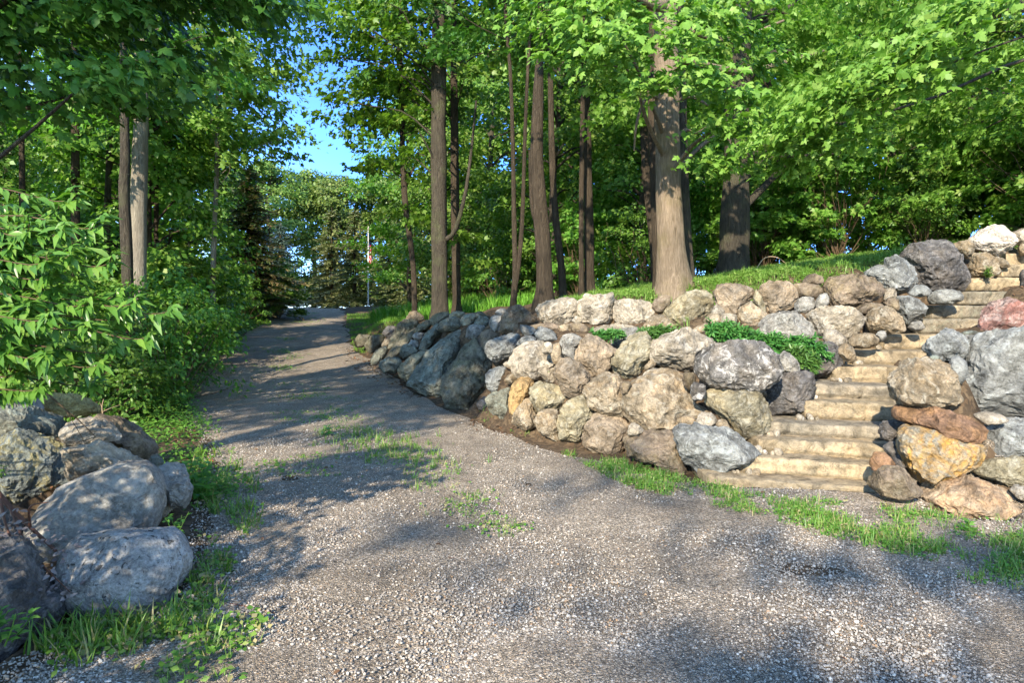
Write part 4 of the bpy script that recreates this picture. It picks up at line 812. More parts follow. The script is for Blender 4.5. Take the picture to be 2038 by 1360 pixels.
px_tree('maple_tree', 'thin dark trunk leaning left, just right of the forked one', 'tree', [(1122, 600), (1117, 530), (1108, 450), (1102, 380), (1098, 280), (1095, 120), (1093, -40)], 14.5, [15, 14, 13, 12, 12, 10, 8], 'brown', dict(c=crown_centres(rg, 5.6, 8.5, 2.3, 18, .4), r=.65, n=85, size=.15, shape='maple_simple', m='wood', every=4, lw=.35), None, (), 21)
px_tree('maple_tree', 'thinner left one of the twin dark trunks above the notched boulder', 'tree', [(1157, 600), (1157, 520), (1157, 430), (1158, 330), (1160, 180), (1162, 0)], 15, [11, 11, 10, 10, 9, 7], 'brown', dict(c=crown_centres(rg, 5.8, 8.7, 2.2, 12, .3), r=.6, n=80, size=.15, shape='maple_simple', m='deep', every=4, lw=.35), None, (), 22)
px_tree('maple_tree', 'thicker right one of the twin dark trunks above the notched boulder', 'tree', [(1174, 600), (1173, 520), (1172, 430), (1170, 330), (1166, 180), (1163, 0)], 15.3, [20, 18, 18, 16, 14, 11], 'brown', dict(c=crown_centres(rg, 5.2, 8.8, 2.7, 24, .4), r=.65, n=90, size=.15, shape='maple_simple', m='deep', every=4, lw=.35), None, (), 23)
# maple reaching in from beyond the right edge
bK = np.array([10.6, 10.2, 0]); bK[2] = float(terrain(bK[:1], bK[1:2])[0])
bough = [(1545, 280, 9.4), (1575, 245, 9.2), (1600, 290, 9.5), (1620, 215, 9), (1650, 250, 9.2), (1665, 180, 8.8), (1700, 215, 9), (1715, 150, 8.7), (1745, 185, 8.8), (1770, 125, 8.6), (1800, 160, 8.7), (1830, 90, 8.5), (1870, 70, 8.5), (1905, 30, 8.5), (1945, 10, 8.5), (1590, 330, 9.8), (1560, 200, 9.4), (1985, -30, 8.6), (1880, 130, 8.9), (1700, 280, 9.4)]
kf = [(rg.uniform(1640, 2100), rg.uniform(-90, 170), rg.uniform(10.5, 13)) for _ in range(28)]+[(rg.uniform(1850, 2150), rg.uniform(120, 400), rg.uniform(12.8, 15.5)) for _ in range(42)]
make_tree('maple_tree', 'maple reaching in from beyond the right edge, a bright sunlit bough sloping down across', 'tree', bK, [(0, 0, 0), (-.1, 0, 2), (0, .1, 4), (-.2, 0, 6), (-.2, .1, 9)], [.3, .24, .21, .18, .1], 'grey',
          dict(c=pcen(bough+kf, bK), r=.58, n=150, size=.135, shape='maple', m='maple', every=9, lw=.45), None, [([at(2300, -120, 9.5)-bK, at(2000, 20, 8.9)-bK, at(1800, 140, 8.9)-bK, at(1600, 260, 9.4)-bK], .07, .015)], 31)
# dark bough from beyond the left edge
bM = np.array([-7.6, 6.2, 0]); bM[2] = float(terrain(bM[:1], bM[1:2])[0])
def low(px): return np.interp(px, [-200, 0, 100, 200, 270, 330, 400, 450, 510, 570, 620], [290, 265, 250, 235, 275, 250, 175, 140, 110, 60, -20])
mc = []
while len(mc) < 125:
    a = rg.uniform(-220, 600); b = rg.uniform(-220, 300)
    if b < low(a)-45: mc.append((a, b, rg.uniform(5.2, 7.6)))
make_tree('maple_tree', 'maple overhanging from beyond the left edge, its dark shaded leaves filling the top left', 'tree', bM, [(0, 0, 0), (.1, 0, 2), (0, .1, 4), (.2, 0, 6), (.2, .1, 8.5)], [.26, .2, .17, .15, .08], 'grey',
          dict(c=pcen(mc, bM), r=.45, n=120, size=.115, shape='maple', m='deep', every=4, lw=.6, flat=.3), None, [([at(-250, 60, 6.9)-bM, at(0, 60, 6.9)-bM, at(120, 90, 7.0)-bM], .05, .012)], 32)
# left woodland trunks
LG = 'trees along the left side of the driveway'
def lcr(h0, h1, r, n, m='wood', sh='maple_simple', s=.15): return dict(c=crown_centres(rg, h0, h1, r, n, .3), r=.65, n=90, size=s, shape=sh, m=m, every=11, lw=.25)
px_tree('maple_tree', 'thick pale trunk deep in the left woods with sun patches high up', 'tree', [(272, 640), (275, 500), (277, 380), (281, 270), (284, 160), (286, 20), (288, -150)], 14.5, [34, 31, 30, 28, 26, 22, 16], 'pale', lcr(4.8, 11, 3.0, 50), None, (), 41)
px_tree('maple_tree', 'slightly bent trunk just left of the thick pale one, in the left woods', 'tree', [(256, 690), (254, 570), (251, 470), (247, 380), (249, 300), (246, 150), (244, 0)], 12, [21, 20, 20, 19, 18, 15, 11], 'grey', lcr(5.5, 9.0, 2.0, 18), None, (), 42)
px_tree('maple_tree', 'slim grey trunk second left of the thick pale one', 'tree', [(214, 650), (213, 500), (214, 400), (218, 300), (222, 150), (224, 0)], 16, [13, 12, 12, 11, 10, 8], 'grey', lcr(5.5, 10, 2.4, 30), None, (), 43)
px_tree('maple_tree', 'dark trunk near the left edge above the bright shrub', 'tree', [(152, 640), (150, 480), (150, 380), (150, 270), (148, 120), (146, -40)], 15, [17, 16, 15, 15, 13, 10], 'brown', lcr(5, 10, 2.4, 26), None, (), 44)
px_tree('maple_tree', 'thin pale curving trunk beside the driveway in front of the browning evergreen', 'tree', [(424, 655), (424, 560), (427, 450), (431, 350), (434, 260), (430, 120)], 16.5, [11, 10, 10, 9, 8, 6], 'pale', dict(c=np.vstack([crown_centres(rg, 4.9, 10, 2.5, 40, .3), pcen([(rg.uniform(420, 590), rg.uniform(-30, 320), rg.uniform(15.5, 18.5)) for _ in range(42)], base_of(424, 655, 16.5))]), r=.65, n=90, size=.15, shape='maple_simple', m='maple', every=11, lw=.25), None, (), 45)
px_tree('maple_tree', 'thin reddish trunk right of the thick pale one in the left woods', 'tree', [(312, 640), (311, 500), (311, 380), (310, 280), (309, 120), (308, -30)], 18, [10, 9, 9, 9, 8, 6], 'brown', lcr(5, 11, 2.6, 34), None, (), 46)
px_tree('maple_tree', 'thin trunk at the far left edge of the woods', 'tree', [(46, 640), (45, 480), (44, 350), (42, 220), (40, 60)], 14, [12, 11, 10, 10, 8], 'brown', lcr(4.6, 9, 2.4, 34), None, (), 47)
px_tree('maple_tree', 'thin crooked trunk deep in the left woods, halfway to the driveway', 'tree', [(378, 640), (380, 540), (376, 450), (382, 360), (380, 240), (384, 80)], 20, [8, 8, 7, 7, 6, 5], 'pale', lcr(4.5, 11, 2.6, 36), None, (), 48)

# ------------------------------------------------------------------ the woods behind: a few kinds, copied
def proto_tree(name, seed, h, h0, rad, nspr, lps, size, m, bark, tr=.16, r=.8, shape='diamond'):
    q = np.random.default_rng(seed); b = np.zeros(3)
    return make_tree(name, None, None, b, [(0, 0, 0), (q.normal(0, .1), q.normal(0, .1), h*.35), (q.normal(0, .25), q.normal(0, .25), h*.7), (0, 0, h*.95)], [tr, tr*.85, tr*.6, tr*.2], bark,
                     dict(c=crown_centres(q, h0, h, rad, nspr), r=r, n=lps, size=size, shape=shape, m=m, every=3, lw=.7, flat=.35, up=.5), None, (), seed, 1.0, 8)
def proto_conifer(name, seed, h, rad, m, bark='brown', dens=1.0, sz=.30, z0=.5):
    q = np.random.default_rng(seed); t = empty(name); mb = MB(); lf = MB()
    tube(mb, [(0, 0, -.3), (0, 0, h*.5), (0, 0, h)], [.15, .1, .015], 8)
    z = z0
    while z < h-.15:
        L = rad*(1-z/h)**.8*q.uniform(.8, 1.1)+.08; nb = int(9*dens)
        for k in range(nb):
            a = k*6.283/nb+q.uniform(0, .9)
            if q.uniform() < .16: continue
            zb = z+q.uniform(-.14, .14); d = np.array([math.cos(a), math.sin(a), 0]); l = L*q.uniform(.5, 1.18)
            s = np.linspace(.12, 1, max(5, int(l*13)))
            pts = d*(s*l)[:, None]+np.array([0, 0, 1])*(zb+.10*l*s-.38*l*s**2+.15*l*s**4)[:, None]
            tube(mb, pts[[0, len(pts)//2, -1]], [.02, .013, .005], 4, 0, 0, 0, False)
            for sg in (-1, 1):
                sd = np.array([-d[1], d[0], 0])*sg
                dr = d*.75+sd*.8+np.array([0, 0, -.35])+q.normal(0, .22, (len(s), 3))
                leaves(lf, pts, norm(np.array([0, 0, 1.])+q.normal(0, .3, (len(s), 3))), dr, sz*q.uniform(.6, 1.15, len(s))*(1.15-.55*s), 'needle')
            dr = d+np.array([0, 0, -.15])+q.normal(0, .3, (len(s), 3)); leaves(lf, pts, norm(np.array([0, 0, 1.])+q.normal(0, .4, (len(s), 3))), dr, sz*.8, 'needle')
        z += q.uniform(.22, .34)*(1 if h < 8 else 1.2)
    lf.build('crown', LM[m], t); mb.build('trunk', BARK[bark], t); return t
PROT = {
 'a': proto_tree('broadleaf_tree', 61, 13, 2.2, 3.4, 120, 120, .21, 'wood', 'grey'),
 'b': proto_tree('broadleaf_tree', 62, 11, 1.4, 2.9, 105, 120, .20, 'wood', 'brown', .13),
 'c': proto_tree('broadleaf_tree', 63, 12, 3.2, 3.2, 95, 120, .20, 'deep', 'brown', .14),
 'f': proto_tree('broadleaf_tree', 64, 12, 1.5, 4.0, 130, 120, .26, 'far', 'grey', .2, 1.0),
 's': proto_conifer('spruce_tree', 65, 7.5, 2.7, 'spruce'),
 'u': proto_conifer('spruce_tree', 66, 6.5, 2.4, 'bluespruce', 'brown', 1.0, .3, .8),
 'e': proto_conifer('evergreen_tree', 67, 5.4, 2.0, 'browning', 'brown', 2.6, .24, .5),
}
used = set()
def put(k, x, y, sc, label, cat, group, rz=None, sz=None):
    o = PROT[k] if k not in used else copy_tree(PROT[k]); used.add(k)
    z = float(terrain(np.array([x]), np.array([y]))[0])
    o.location = (x, y, z-.05); o.scale = (sc, sc, sz or sc); o.rotation_euler = (0, 0, rz if rz is not None else rg.uniform(0, 6.28)); tag(o, label, cat, group); return o
GL, GR, GF = 'woodland trees left of the driveway', 'woodland trees on the right behind the bank', 'trees beyond the end of the driveway'
def far_road(x, y): return float(road_l(np.array([y]))[0]) if y < 56 else -30
# left woods
k = 0
for x, y in [(-9.5, 17), (-12.5, 14.5), (-15, 19), (-14.5, 25), (-18.5, 23), (-20, 17), (-17.5, 30), (-22, 28), (-25, 22), (-24, 36), (-29, 32), (-28, 42), (-22, 46), (-11, 12), (-14, 10.5), (-17, 13), (-30, 26), (-33, 38)]:
    put('abac'[k % 4], x+rg.normal(0, .4), y+rg.normal(0, .4), rg.uniform(.85, 1.15)*np.interp(y, [10, 18, 30, 40], [.5, .6, .85, 1.1]), 'leafy broadleaf tree among many in the dense woods left of the driveway', 'tree', GL); k += 1
for x, y, s_ in [(-8.9, 16.8, .78), (-15.5, 21, .95), (-14.2, 25.5, 1.05), (-4.6, 31, .85), (-2.6, 27, .8)]:
    put('ba'[k % 2], x, y, s_, 'leafy tree of middle height standing close to the driveway' , 'tree', 'trees of middle height close to the driveway'); k += 1
# right woods
for x, y in [(1.5, 21), (4.5, 20), (7.5, 19), (10.5, 18.5), (13.5, 17), (16.5, 16), (3, 26), (6, 25), (9, 24), (12, 23.5), (15, 22), (18.5, 20), (21, 17), (-1, 30), (2, 32), (5.5, 31), (9, 30), (13, 29), (17, 27), (21, 25), (25, 22), (0, 38), (4, 38), (8, 37), (12, 36), (16, 34), (21, 32), (26, 30), (31, 27), (14.5, 13.5), (18, 13), (24, 38), (30, 36), (-2, 42), (3, 45), (9, 44), (15, 42)]:
    put('abba'[k % 4], x+rg.normal(0, .5), y+rg.normal(0, .5), rg.uniform(.85, 1.15)*np.interp(y, [13, 18, 26, 38], [.5, .66, .95, 1.2]), 'leafy broadleaf tree among many in the woods on the right behind the bank', 'tree', GR); k += 1
# end of the driveway
for x, y, s in [(-16, 62, 1.1), (-21, 60, 1.15), (-11, 64, 1.15), (-6, 60, 1.05), (-26, 64, 1.2), (-1, 62, 1.1), (-31, 58, 1.2), (4, 60, 1.15), (-14, 74, 1.35), (-22, 76, 1.4), (-6, 75, 1.3), (-30, 74, 1.3), (3, 74, 1.3)]:
    put('f', x, y, s, 'pale yellow-green tree in full sun far beyond the end of the driveway', 'tree', GF)
for n_, (x, y, s, kd) in enumerate([(-13.2, 50, 1.05, 's'), (-10.6, 46, .95, 's'), (-9.0, 50, 1.0, 's'), (-6.6, 46, .9, 's'), (-3.6, 44, .85, 's'), (-.8, 41, .8, 's'), (2.2, 39, .8, 's')]):
    put(kd, x, y, s, 'sunlit yellowish green spruce in the row beyond the flagpole', 'tree', 'yellowish spruces beyond the flagpole')
for x, y, s in [(-15.6, 46, .95), (-17.4, 51, 1.0), (-14.6, 54, .85)]:
    put('u', x, y, s, 'shaded blue-green spruce left of the end of the driveway', 'tree', 'blue-green spruces at the end of the driveway')
put('e', -11.0, 28.5, 1.2, 'browning evergreen left of the driveway, its needles partly dead and orange-brown', 'tree', None, None, 1.22)

# ------------------------------------------------------------------ shrubs
def proto_shrub(name, seed, h, rad, n, lps, size, shape, m):
    q = np.random.default_rng(seed); t = empty(name); lf = MB(); st = MB()
    for k in range(n):
        a = q.uniform(0, 6.28); r = rad*q.uniform(.1, 1)**.7; z = h*q.uniform(.12, 1)*(1-.45*(r/rad)**2)
        c = np.array([r*math.cos(a), r*math.sin(a), z]); spray(lf, c, c*np.array([1, 1, .2])+1e-3, q.uniform(.22, .36), lps, size, shape, q, .4, .6)
        if k % 2 == 0: limb(st, (q.normal(0, .06), q.normal(0, .06), -.1), c, .012, .004, q, .05, 4, 6)
    lf.build('foliage', LM[m], t); st.build('stem', BARK['twig'], t); return t
SH = {'p': proto_shrub('shrub', 71, 1.5, .9, 46, 60, .085, 'ovate', 'under'), 'q': proto_shrub('shrub', 72, 2.4, 1.1, 60, 60, .10, 'ovate', 'under'), 'r': proto_shrub('shrub', 73, .8, .8, 36, 55, .07, 'ovate', 'under'), 't': proto_shrub('shrub', 74, 3.4, 1.5, 90, 70, .13, 'maple_simple', 'wood')}
us_ = set()
def bush(k, x, y, sc, label, group):
    o = SH[k] if k not in us_ else copy_tree(SH[k]); us_.add(k)
    o.location = (x, y, float(terrain(np.array([x]), np.array([y]))[0])-.03); o.rotation_euler = (0, 0, rg.uniform(0, 6.28)); o.scale = (sc, sc, sc*rg.uniform(.85, 1.15)); return tag(o, label, 'shrub', group)
for y in np.arange(9.5, 35, 1.15):
    xl = float(road_l(np.array([y]))[0])
    bush('rp'[int(y*7) % 2], xl-rg.uniform(.7, 1.3), y, rg.uniform(.8, 1.1), 'low leafy shrub lining the left edge of the driveway', 'shrubs lining the left of the driveway')
    bush('pq'[int(y*3) % 2], xl-rg.uniform(2.0, 3.0), y+.4, rg.uniform(.9, 1.2), 'taller leafy shrub in the shade under the left trees', 'shrubs under the left trees')
    bush('qt'[int(y*5) % 2], xl-rg.uniform(3.8, 6.0), y+.2, rg.uniform(.8, 1.15), 'taller leafy shrub in the shade under the left trees', 'shrubs under the left trees')
for x, y in [(-5.6, 11.2), (-6.6, 13), (-7.6, 12), (-7.2, 15), (-8.2, 16.5), (-9.4, 15), (-8.8, 19), (-10.5, 18), (-5.8, 9.4), (-7.4, 10), (-9.8, 22), (-10.2, 25.5), (-11.2, 26.5), (-10.4, 30), (-11.6, 33)]:
    bush('tq'[int(y) % 2], x, y, rg.uniform(.75, 1.0), 'bushy sapling filling the gaps between the left woodland trunks', 'saplings between the left woodland trunks')
for x, y in [(3.2, 17), (4.6, 18.5), (6.2, 16.8), (7.4, 15.5), (8.6, 14.2), (9.6, 15.8), (10.8, 13.8), (11.8, 15), (12.8, 12.8), (13.6, 14.6), (6.8, 18.5), (9, 18), (11.5, 17.5), (2, 19.5), (5.4, 20.5), (-.4, 22), (10, 12.6), (15.2, 12), (14.5, 16.5), (8, 20), (.8, 24), (3.6, 23), (5, 24), (7.5, 23.5), (10, 22), (12.5, 21), (15, 19.5), (17.5, 18), (6.5, 27), (10, 26), (14, 24), (18, 22), (20, 16), (16.5, 14.5), (-1.5, 25), (1.5, 27)]:
    bush('tq'[int(x*3) % 2], x, y, rg.uniform(.8, 1.1), 'bushy broadleaf shrub closing the view behind the right bank', 'shrubs behind the right bank')

bush('q', -3.35, 1.75, .95, 'unseen leafy shrub added beside the viewer to shade the nearest left boulders', None)  # this and the next two are unseen, added to shade the left boulders
bush('q', -2.85, 1.35, .75, 'unseen leafy bush added at the feet of the viewer to shade the left boulders', None)
bush('p', -3.0, 2.1, .8, 'smaller unseen shrub added beside the viewer for shade on the left boulders', None)
# ------------------------------------------------------------------ bright shrub at the left edge
def bright_shrub():
    q = np.random.default_rng(81); b = np.array([-3.75, 3.9, 0]); b[2] = float(terrain(b[:1], b[1:2])[0]); t = empty('cherry_shrub', tuple(b)); tag(t, 'bright sunlit shrub with pointed oval leaves at the left edge above the rock pile', 'shrub')
    st = MB(); lf = MB()
    ends = [(345, 606, 3.5), (300, 660, 3.6), (150, 368, 3.7), (205, 425, 3.6), (130, 440, 3.5), (225, 505, 3.5), (235, 575, 3.6), (60, 385, 3.8), (95, 500, 3.4), (170, 640, 3.4), (230, 690, 3.6), (120, 720, 3.5), (60, 600, 3.4), (30, 470, 3.5), (190, 760, 3.7), (80, 770, 3.5), (250, 620, 3.7), (20, 690, 3.4), (110, 570, 3.6), (160, 540, 3.7), (40, 740, 3.6), (-30, 420, 3.6), (0, 540, 3.3), (140, 480, 3.8), (215, 650, 3.8), (-40, 640, 3.3), (70, 660, 3.8), (120, 400, 3.8), (270, 590, 3.5), (20, 560, 3.8), (100, 620, 3.3), (180, 590, 3.5), (50, 520, 3.7), (90, 700, 3.3), (150, 690, 3.8), (200, 720, 3.5), (10, 620, 3.6), (60, 440, 3.5), (180, 470, 3.6)]
    ends += [(q.uniform(-60, 150), q.uniform(430, 780), q.uniform(3.4, 4.1)) for _ in range(34)]
    for (px, py, Y) in ends:
        e = at(px, py, Y)-b; L = np.linalg.norm(e)
        a = np.array([q.normal(0, .15), q.normal(0, .15), max(.1, e[2]-.25-.2*q.uniform())*.8])
        m = a*.45+e*.55+np.array([0, 0, .10*L]); p = curve([a, m, e*.94+np.array([0, 0, .035]), e], 48)
        tube(st, p[::3], np.linspace(.006, .0016, len(p[::3])), 5)
        tg = norm(np.gradient(p, axis=0))
        for k in range(9, 48):
            for sg in (-1, 1):
                if q.uniform() < .12: continue
                sd = np.cross(tg[k], [0, 0, 1.]); sd /= np.linalg.norm(sd)
                dr = tg[k]*.85+sd*sg*.65+np.array([0, 0, -.6])+q.normal(0, .22, 3)
                nr = np.array([.05, -.35, .85])+sd*sg*.25+q.normal(0, .25, 3)
                leaves(lf, [p[k]], norm(nr[None]), dr[None], q.uniform(.06, .125)*(1 if k < 44 else .65), 'lance')
    lf.build('foliage', LM['shrub'], t); st.build('stem', BARK['twig'], t)
bright_shrub()

# ------------------------------------------------------------------ trees beside and behind the viewer, whose shade falls over the driveway
def shade_tree(label, x, y, tx, ty, h0, h1, r, n, lps, seed, sr=.6):
    q = np.random.default_rng(seed); b = np.array([tx, ty, float(terrain(np.array([tx]), np.array([ty]))[0])]); c = crown_centres(q, h0, h1, r, n)+np.array([x-tx, y-ty, 0])
    return make_tree('maple_tree', label, 'tree', b, [(0, 0, 0), (.1, 0, 2.5), ((x-tx)*.1, (y-ty)*.1, h0), ((x-tx)*.25, (y-ty)*.25, h1-.8)], [.22, .19, .16, .06], 'grey', dict(c=c, r=sr, n=lps, size=.15, shape='maple_simple', m='wood', every=9, lw=.5), None, (), seed)
shade_tree('maple beside the viewer on the left, outside the picture, shading the middle of the driveway', -6.2, .2, -6.6, 0, 5.0, 9.4, 2.3, 76, 100, 201)
shade_tree('maple behind the viewer, outside the picture, dappling the near gravel with shade', -4.4, -9.6, -8.6, -10.5, 5.2, 8.8, 2.6, 18, 60, 202)
shade_tree('maple right behind the viewer, outside the picture, shading the right corner', -1.7, -9.2, 1.8, -11, 4.8, 7.4, 2.1, 46, 90, 203)
# ------------------------------------------------------------------ low growth: uncountable, so stuff
def scatter(poly_px, n, seed, dens=None):
    """random ground points inside an outline marked on the ground"""
    q = np.random.default_rng(seed); P = np.array([ground_at(*p) for p in poly_px]); a, b = P.min(0), P.max(0)
    x = q.uniform(a[0], b[0], n*3); y = q.uniform(a[1], b[1], n*3); ok = inside(P, x, y)
    if dens is not None: ok &= q.uniform(0, 1, len(x)) < dens(x, y)
    return x[ok][:n], y[ok][:n], q
def patch(sc=1.6, seed=0, lo=0.0, hi=.35): return lambda x, y: smooth(lo, hi, fbm2(x, y, sc, seed))
def grass_mb(mb, x, y, q, lo, hi, z=None):
    n = len(x); z = terrain(x, y) if z is None else z; a = q.uniform(0, 6.28, n); d = np.stack([np.cos(a), np.sin(a), q.uniform(1.0, 3.5, n)], 1)
    nr = np.stack([np.cos(a+1.57)*.3, np.sin(a+1.57)*.3-.4, q.uniform(.2, .5, n)], 1)
    bend = np.stack([np.cos(a), np.sin(a), np.full(n, -.3)], 1)
    L = q.uniform(lo, hi, n)
    leaves(mb, np.stack([x, y, z-.005], 1), norm(bend+q.normal(0, .2, (n, 3))), d, L, 'blade')
def herb_mb(mb, x, y, q, size, h, shape='diamond', z=None):
    n = len(x); z = terrain(x, y) if z is None else z
    nr = norm(np.stack([q.normal(0, .35, n), q.normal(-.25, .35, n), np.ones(n)], 1)); a = q.uniform(0, 6.28, n)
    leaves(mb, np.stack([x, y, z+q.uniform(.003, 1, n)**1.3*h], 1), nr, np.stack([np.cos(a), np.sin(a), q.normal(-.1, .3, n)], 1), size*q.uniform(.5, 1.2, n), shape)
def stuff(mb, name, m, label): return tag(mb.build(name, m), label, None, None, 'stuff')
def clump(x, y, q, per, spread):
    k = len(x); return (np.repeat(x, per)+q.normal(0, spread, k*per), np.repeat(y, per)+q.normal(0, spread, k*per))
# tufts in the driveway
mb = MB(); q = np.random.default_rng(91)
for px, py, n, hgt, sp in [(650, 862, 60, .12, .10), (690, 868, 120, .14, .16), (725, 880, 150, .16, .18), (760, 892, 190, .17, .18), (795, 905, 200, .16, .18), (770, 915, 150, .14, .16), (830, 915, 150, .15, .16), (855, 935, 140, .14, .14), (865, 965, 110, .12, .12), (740, 865, 120, .14, .18), (910, 1015, 70, .08, .10), (935, 1000, 90, .10, .10), (960, 1022, 60, .07, .10), (1000, 1050, 80, .08, .08), (1025, 1062, 50, .07, .06), (960, 1055, 50, .06, .08), (700, 850, 80, .12, .2), (590, 795, 60, .09, .25), (565, 770, 50, .09, .3), (600, 640, 120, .12, 1.0), (640, 628, 90, .12, .8), (970, 838, 60, .12, .08), (1045, 865, 50, .1, .1), (985, 830, 40, .12, .06)]:
    n = int(n*.55); sp *= 1.25; g_ = ground_at(px, py); x, y = g_[0]+q.normal(0, sp, n), g_[1]+q.normal(0, sp*1.2, n)
    cx, cy = clump(x[:max(4, n//4)], y[:max(4, n//4)], q, 8, .022); grass_mb(mb, cx, cy, q, hgt*.25, hgt*.85, road_z(cx, cy))
    herb_mb(mb, x, y, q, .035, .03, 'diamond', road_z(x, y))
n = 1500; y = 6.5+q.uniform(0, 1, n)*28; x = road_l(y)*.52+road_r(np.minimum(y, 40))*.48+q.normal(0, .35, n); x = np.where(y < 8.5, x-1.2, x); ok = q.uniform(0, 1, n) < smooth(.0, .5, fbm2(x, y, .9, 33)); x, y = clump(x[ok], y[ok], q, 6, .05); herb_mb(mb, x, y, q, .04, .04, 'diamond', road_z(x, y)); grass_mb(mb, x[::2], y[::2], q, .03, .1, road_z(x[::2], y[::2]))
stuff(mb, 'grass', LM['grass'], 'straggling grass tufts and weeds growing along the middle of the gravel driveway')
# verge below the wall and the steps
mb = MB(); x, y, q = scatter([(1120, 905), (1250, 925), (1400, 965), (1500, 985), (1800, 1022), (2080, 1040), (2100, 1200), (1950, 1170), (1750, 1100), (1560, 1050), (1400, 1010), (1230, 965)], 3800, 92, patch(2.6, 4, -.75, .7))
cx, cy = clump(x[:1300], y[:1300], q, 5, .02); grass_mb(mb, cx, cy, q, .03, .11, road_z(cx, cy)); x, y = clump(x, y, q, 5, .03); herb_mb(mb, x, y, q, .028, .045, 'diamond', road_z(x, y))
stuff(mb, 'verge_grass', LM['grass'], 'low grass and clover growing at the foot of the wall and the steps')
# left verge beside the boulders
mb = MB()
for poly, n, lo, hi, sd in [([(375, 900), (470, 905), (535, 1000), (520, 1060), (480, 1110), (400, 1130), (375, 1060)], 300, .06, .2, 93), ([(60, 1290), (240, 1215), (400, 1225), (440, 1300), (400, 1360), (120, 1420)], 190, .06, .2, 94), ([(380, 1130), (470, 1100), (440, 1230), (385, 1230)], 70, .05, .15, 95), ([(300, 1370), (420, 1250), (540, 1240), (480, 1330), (420, 1420)], 100, .03, .1, 96)]:
    x, y, q = scatter(poly, n, sd, patch(2.6, sd, -.25, .3)); cx, cy = clump(x[:len(x)//2], y[:len(x)//2], q, 7, .018); grass_mb(mb, cx, cy, q, lo, hi); hx, hy = clump(x, y, q, 4, .03); herb_mb(mb, hx, hy, q, .04, .08)
stuff(mb, 'grass', LM['grass'], 'rank grass growing between the left boulders and the driveway')
# undergrowth along the left edge
mb = MB(); q = np.random.default_rng(97); y = 5.6+q.uniform(0, 1, 9000)**1.5*30; x = road_l(y)-np.abs(q.normal(0, 1.1, 9000))+.1
ok = q.uniform(0, 1, 9000) < smooth(-.5, .15, fbm2(x, y, 1.1, 12)); x, y = x[ok], y[ok]; x, y = clump(x, y, q, 4, .07); herb_mb(mb, x, y, q, np.clip(.03+.0028*y, .03, .1), .16+.006*y, 'ovate')
stuff(mb, 'undergrowth', LM['under'], 'ankle-high leafy undergrowth spreading along the left edge of the driveway')
# ground cover on the bank
mb = MB(); q = np.random.default_rng(98); n = 34000; x = q.uniform(1.0, 13, n); y = q.uniform(9.0, 16.5, n)
crest = smooth(-.6, .1, fbm2(x, y, .9, 14)+.55*smooth(3.0, 5.5, x)+.1)
dmin = np.full(n, 9.)
for cx_, cy_, hw, th, zb in CARVE: dmin = np.minimum(dmin, np.hypot((x-cx_)/(hw+.12), (y-cy_)/(th+.25)))
dst = np.full(n, 9.)
for a, b, z, yy, s_, kd in SG: dst = np.minimum(dst, np.where((x > a-.3) & (x < b+.3), np.abs(y-yy-.3), 9))
ok = (q.uniform(0, 1, n) < crest) & (q.uniform(0, 1, n) < smooth(1.0, 2.0, dmin)+.12) & (dmin > 1) & (dst > .5) & (y > 9.3-.0*x); x, y = x[ok], y[ok]; x, y = clump(x, y, q, 6, .05); herb_mb(mb, x, y, q, .045, .12); grass_mb(mb, x[::2]+.03, y[::2], q, .08, .2)
stuff(mb, 'ground_cover', LM['cover'], 'low bright green ground cover carpeting the slope above the wall')
# lawn and long grass right of the driveway
mb = MB(); q = np.random.default_rng(99); n = 26000; y = q.uniform(18.6, 33, n); x = road_r(y)+q.uniform(.0, 1, n)**.8*(1.9+.12*(y-18)); grass_mb(mb, x, y, q, .06, .16)
stuff(mb, 'lawn', LM['lawn'], 'short bright lawn between the driveway and the end of the wall')
mb = MB(); n = 17000; y = q.uniform(22.5, 30, n); x = road_r(y)+1.1+q.uniform(0, 1, n)*np.interp(y, [22, 24, 30], [3.5, 5.5, 7]); ok = q.uniform(0, 1, n) < smooth(-.6, .1, fbm2(x, y, .7, 15)); grass_mb(mb, x[ok], y[ok], q, .25, .7)
n = 9000; x = q.uniform(-3, 4, n); y = q.uniform(18.5, 22, n); ok = q.uniform(0, 1, n) < smooth(-.3, .3, fbm2(x, y, .8, 16)); grass_mb(mb, x[ok], y[ok], q, .18, .45)
stuff(mb, 'long_grass', LM['lawn'], 'long uncut grass behind the lawn and the mossy end of the wall')
# fallen leaves
mb = MB(); q = np.random.default_rng(101)
def litter(mb, x, y, size, z=None):
    n = len(x); z = terrain(x, y)+.004 if z is None else z; a = q.uniform(0, 6.28, n)
    leaves(mb, np.stack([x, y, z+q.uniform(0, .02, n)], 1), norm(np.stack([q.normal(0, .4, n), q.normal(0, .4, n), np.ones(n)], 1)), np.stack([np.cos(a), np.sin(a), q.normal(0, .2, n)], 1), size*q.uniform(.5, 1.2, n), 'ovate')
for poly, n, s in [([(690, 690), (760, 715), (850, 785), (830, 800), (740, 760), (680, 720)], 700, .09), ([(300, 850), (380, 860), (440, 900), (400, 940), (330, 900)], 260, .06), ([(60, 1060), (130, 1040), (170, 1180), (110, 1200)], 200, .05), ([(900, 830), (1030, 860), (1010, 870), (900, 840)], 80, .06), ([(200, 760), (380, 760), (380, 850), (280, 860)], 300, .07), ([(400, 700), (470, 720), (380, 850), (330, 830)], 300, .07)]:
    x, y, _ = scatter(poly, n, int(n+s*100)); litter(mb, x, y, s)
y = 2.6+q.uniform(0, 1, 260)**1.3*14; x = road_l(y)+q.uniform(0, 1, 260)*(road_r(y)-road_l(y)); ok = x < 5; litter(mb, x[ok], y[ok], .045, road_z(x[ok], y[ok]))
n = 2500; x = q.uniform(1, 7, n); y = q.uniform(8.6, 11.5, n); litter(mb, x, y, .05)
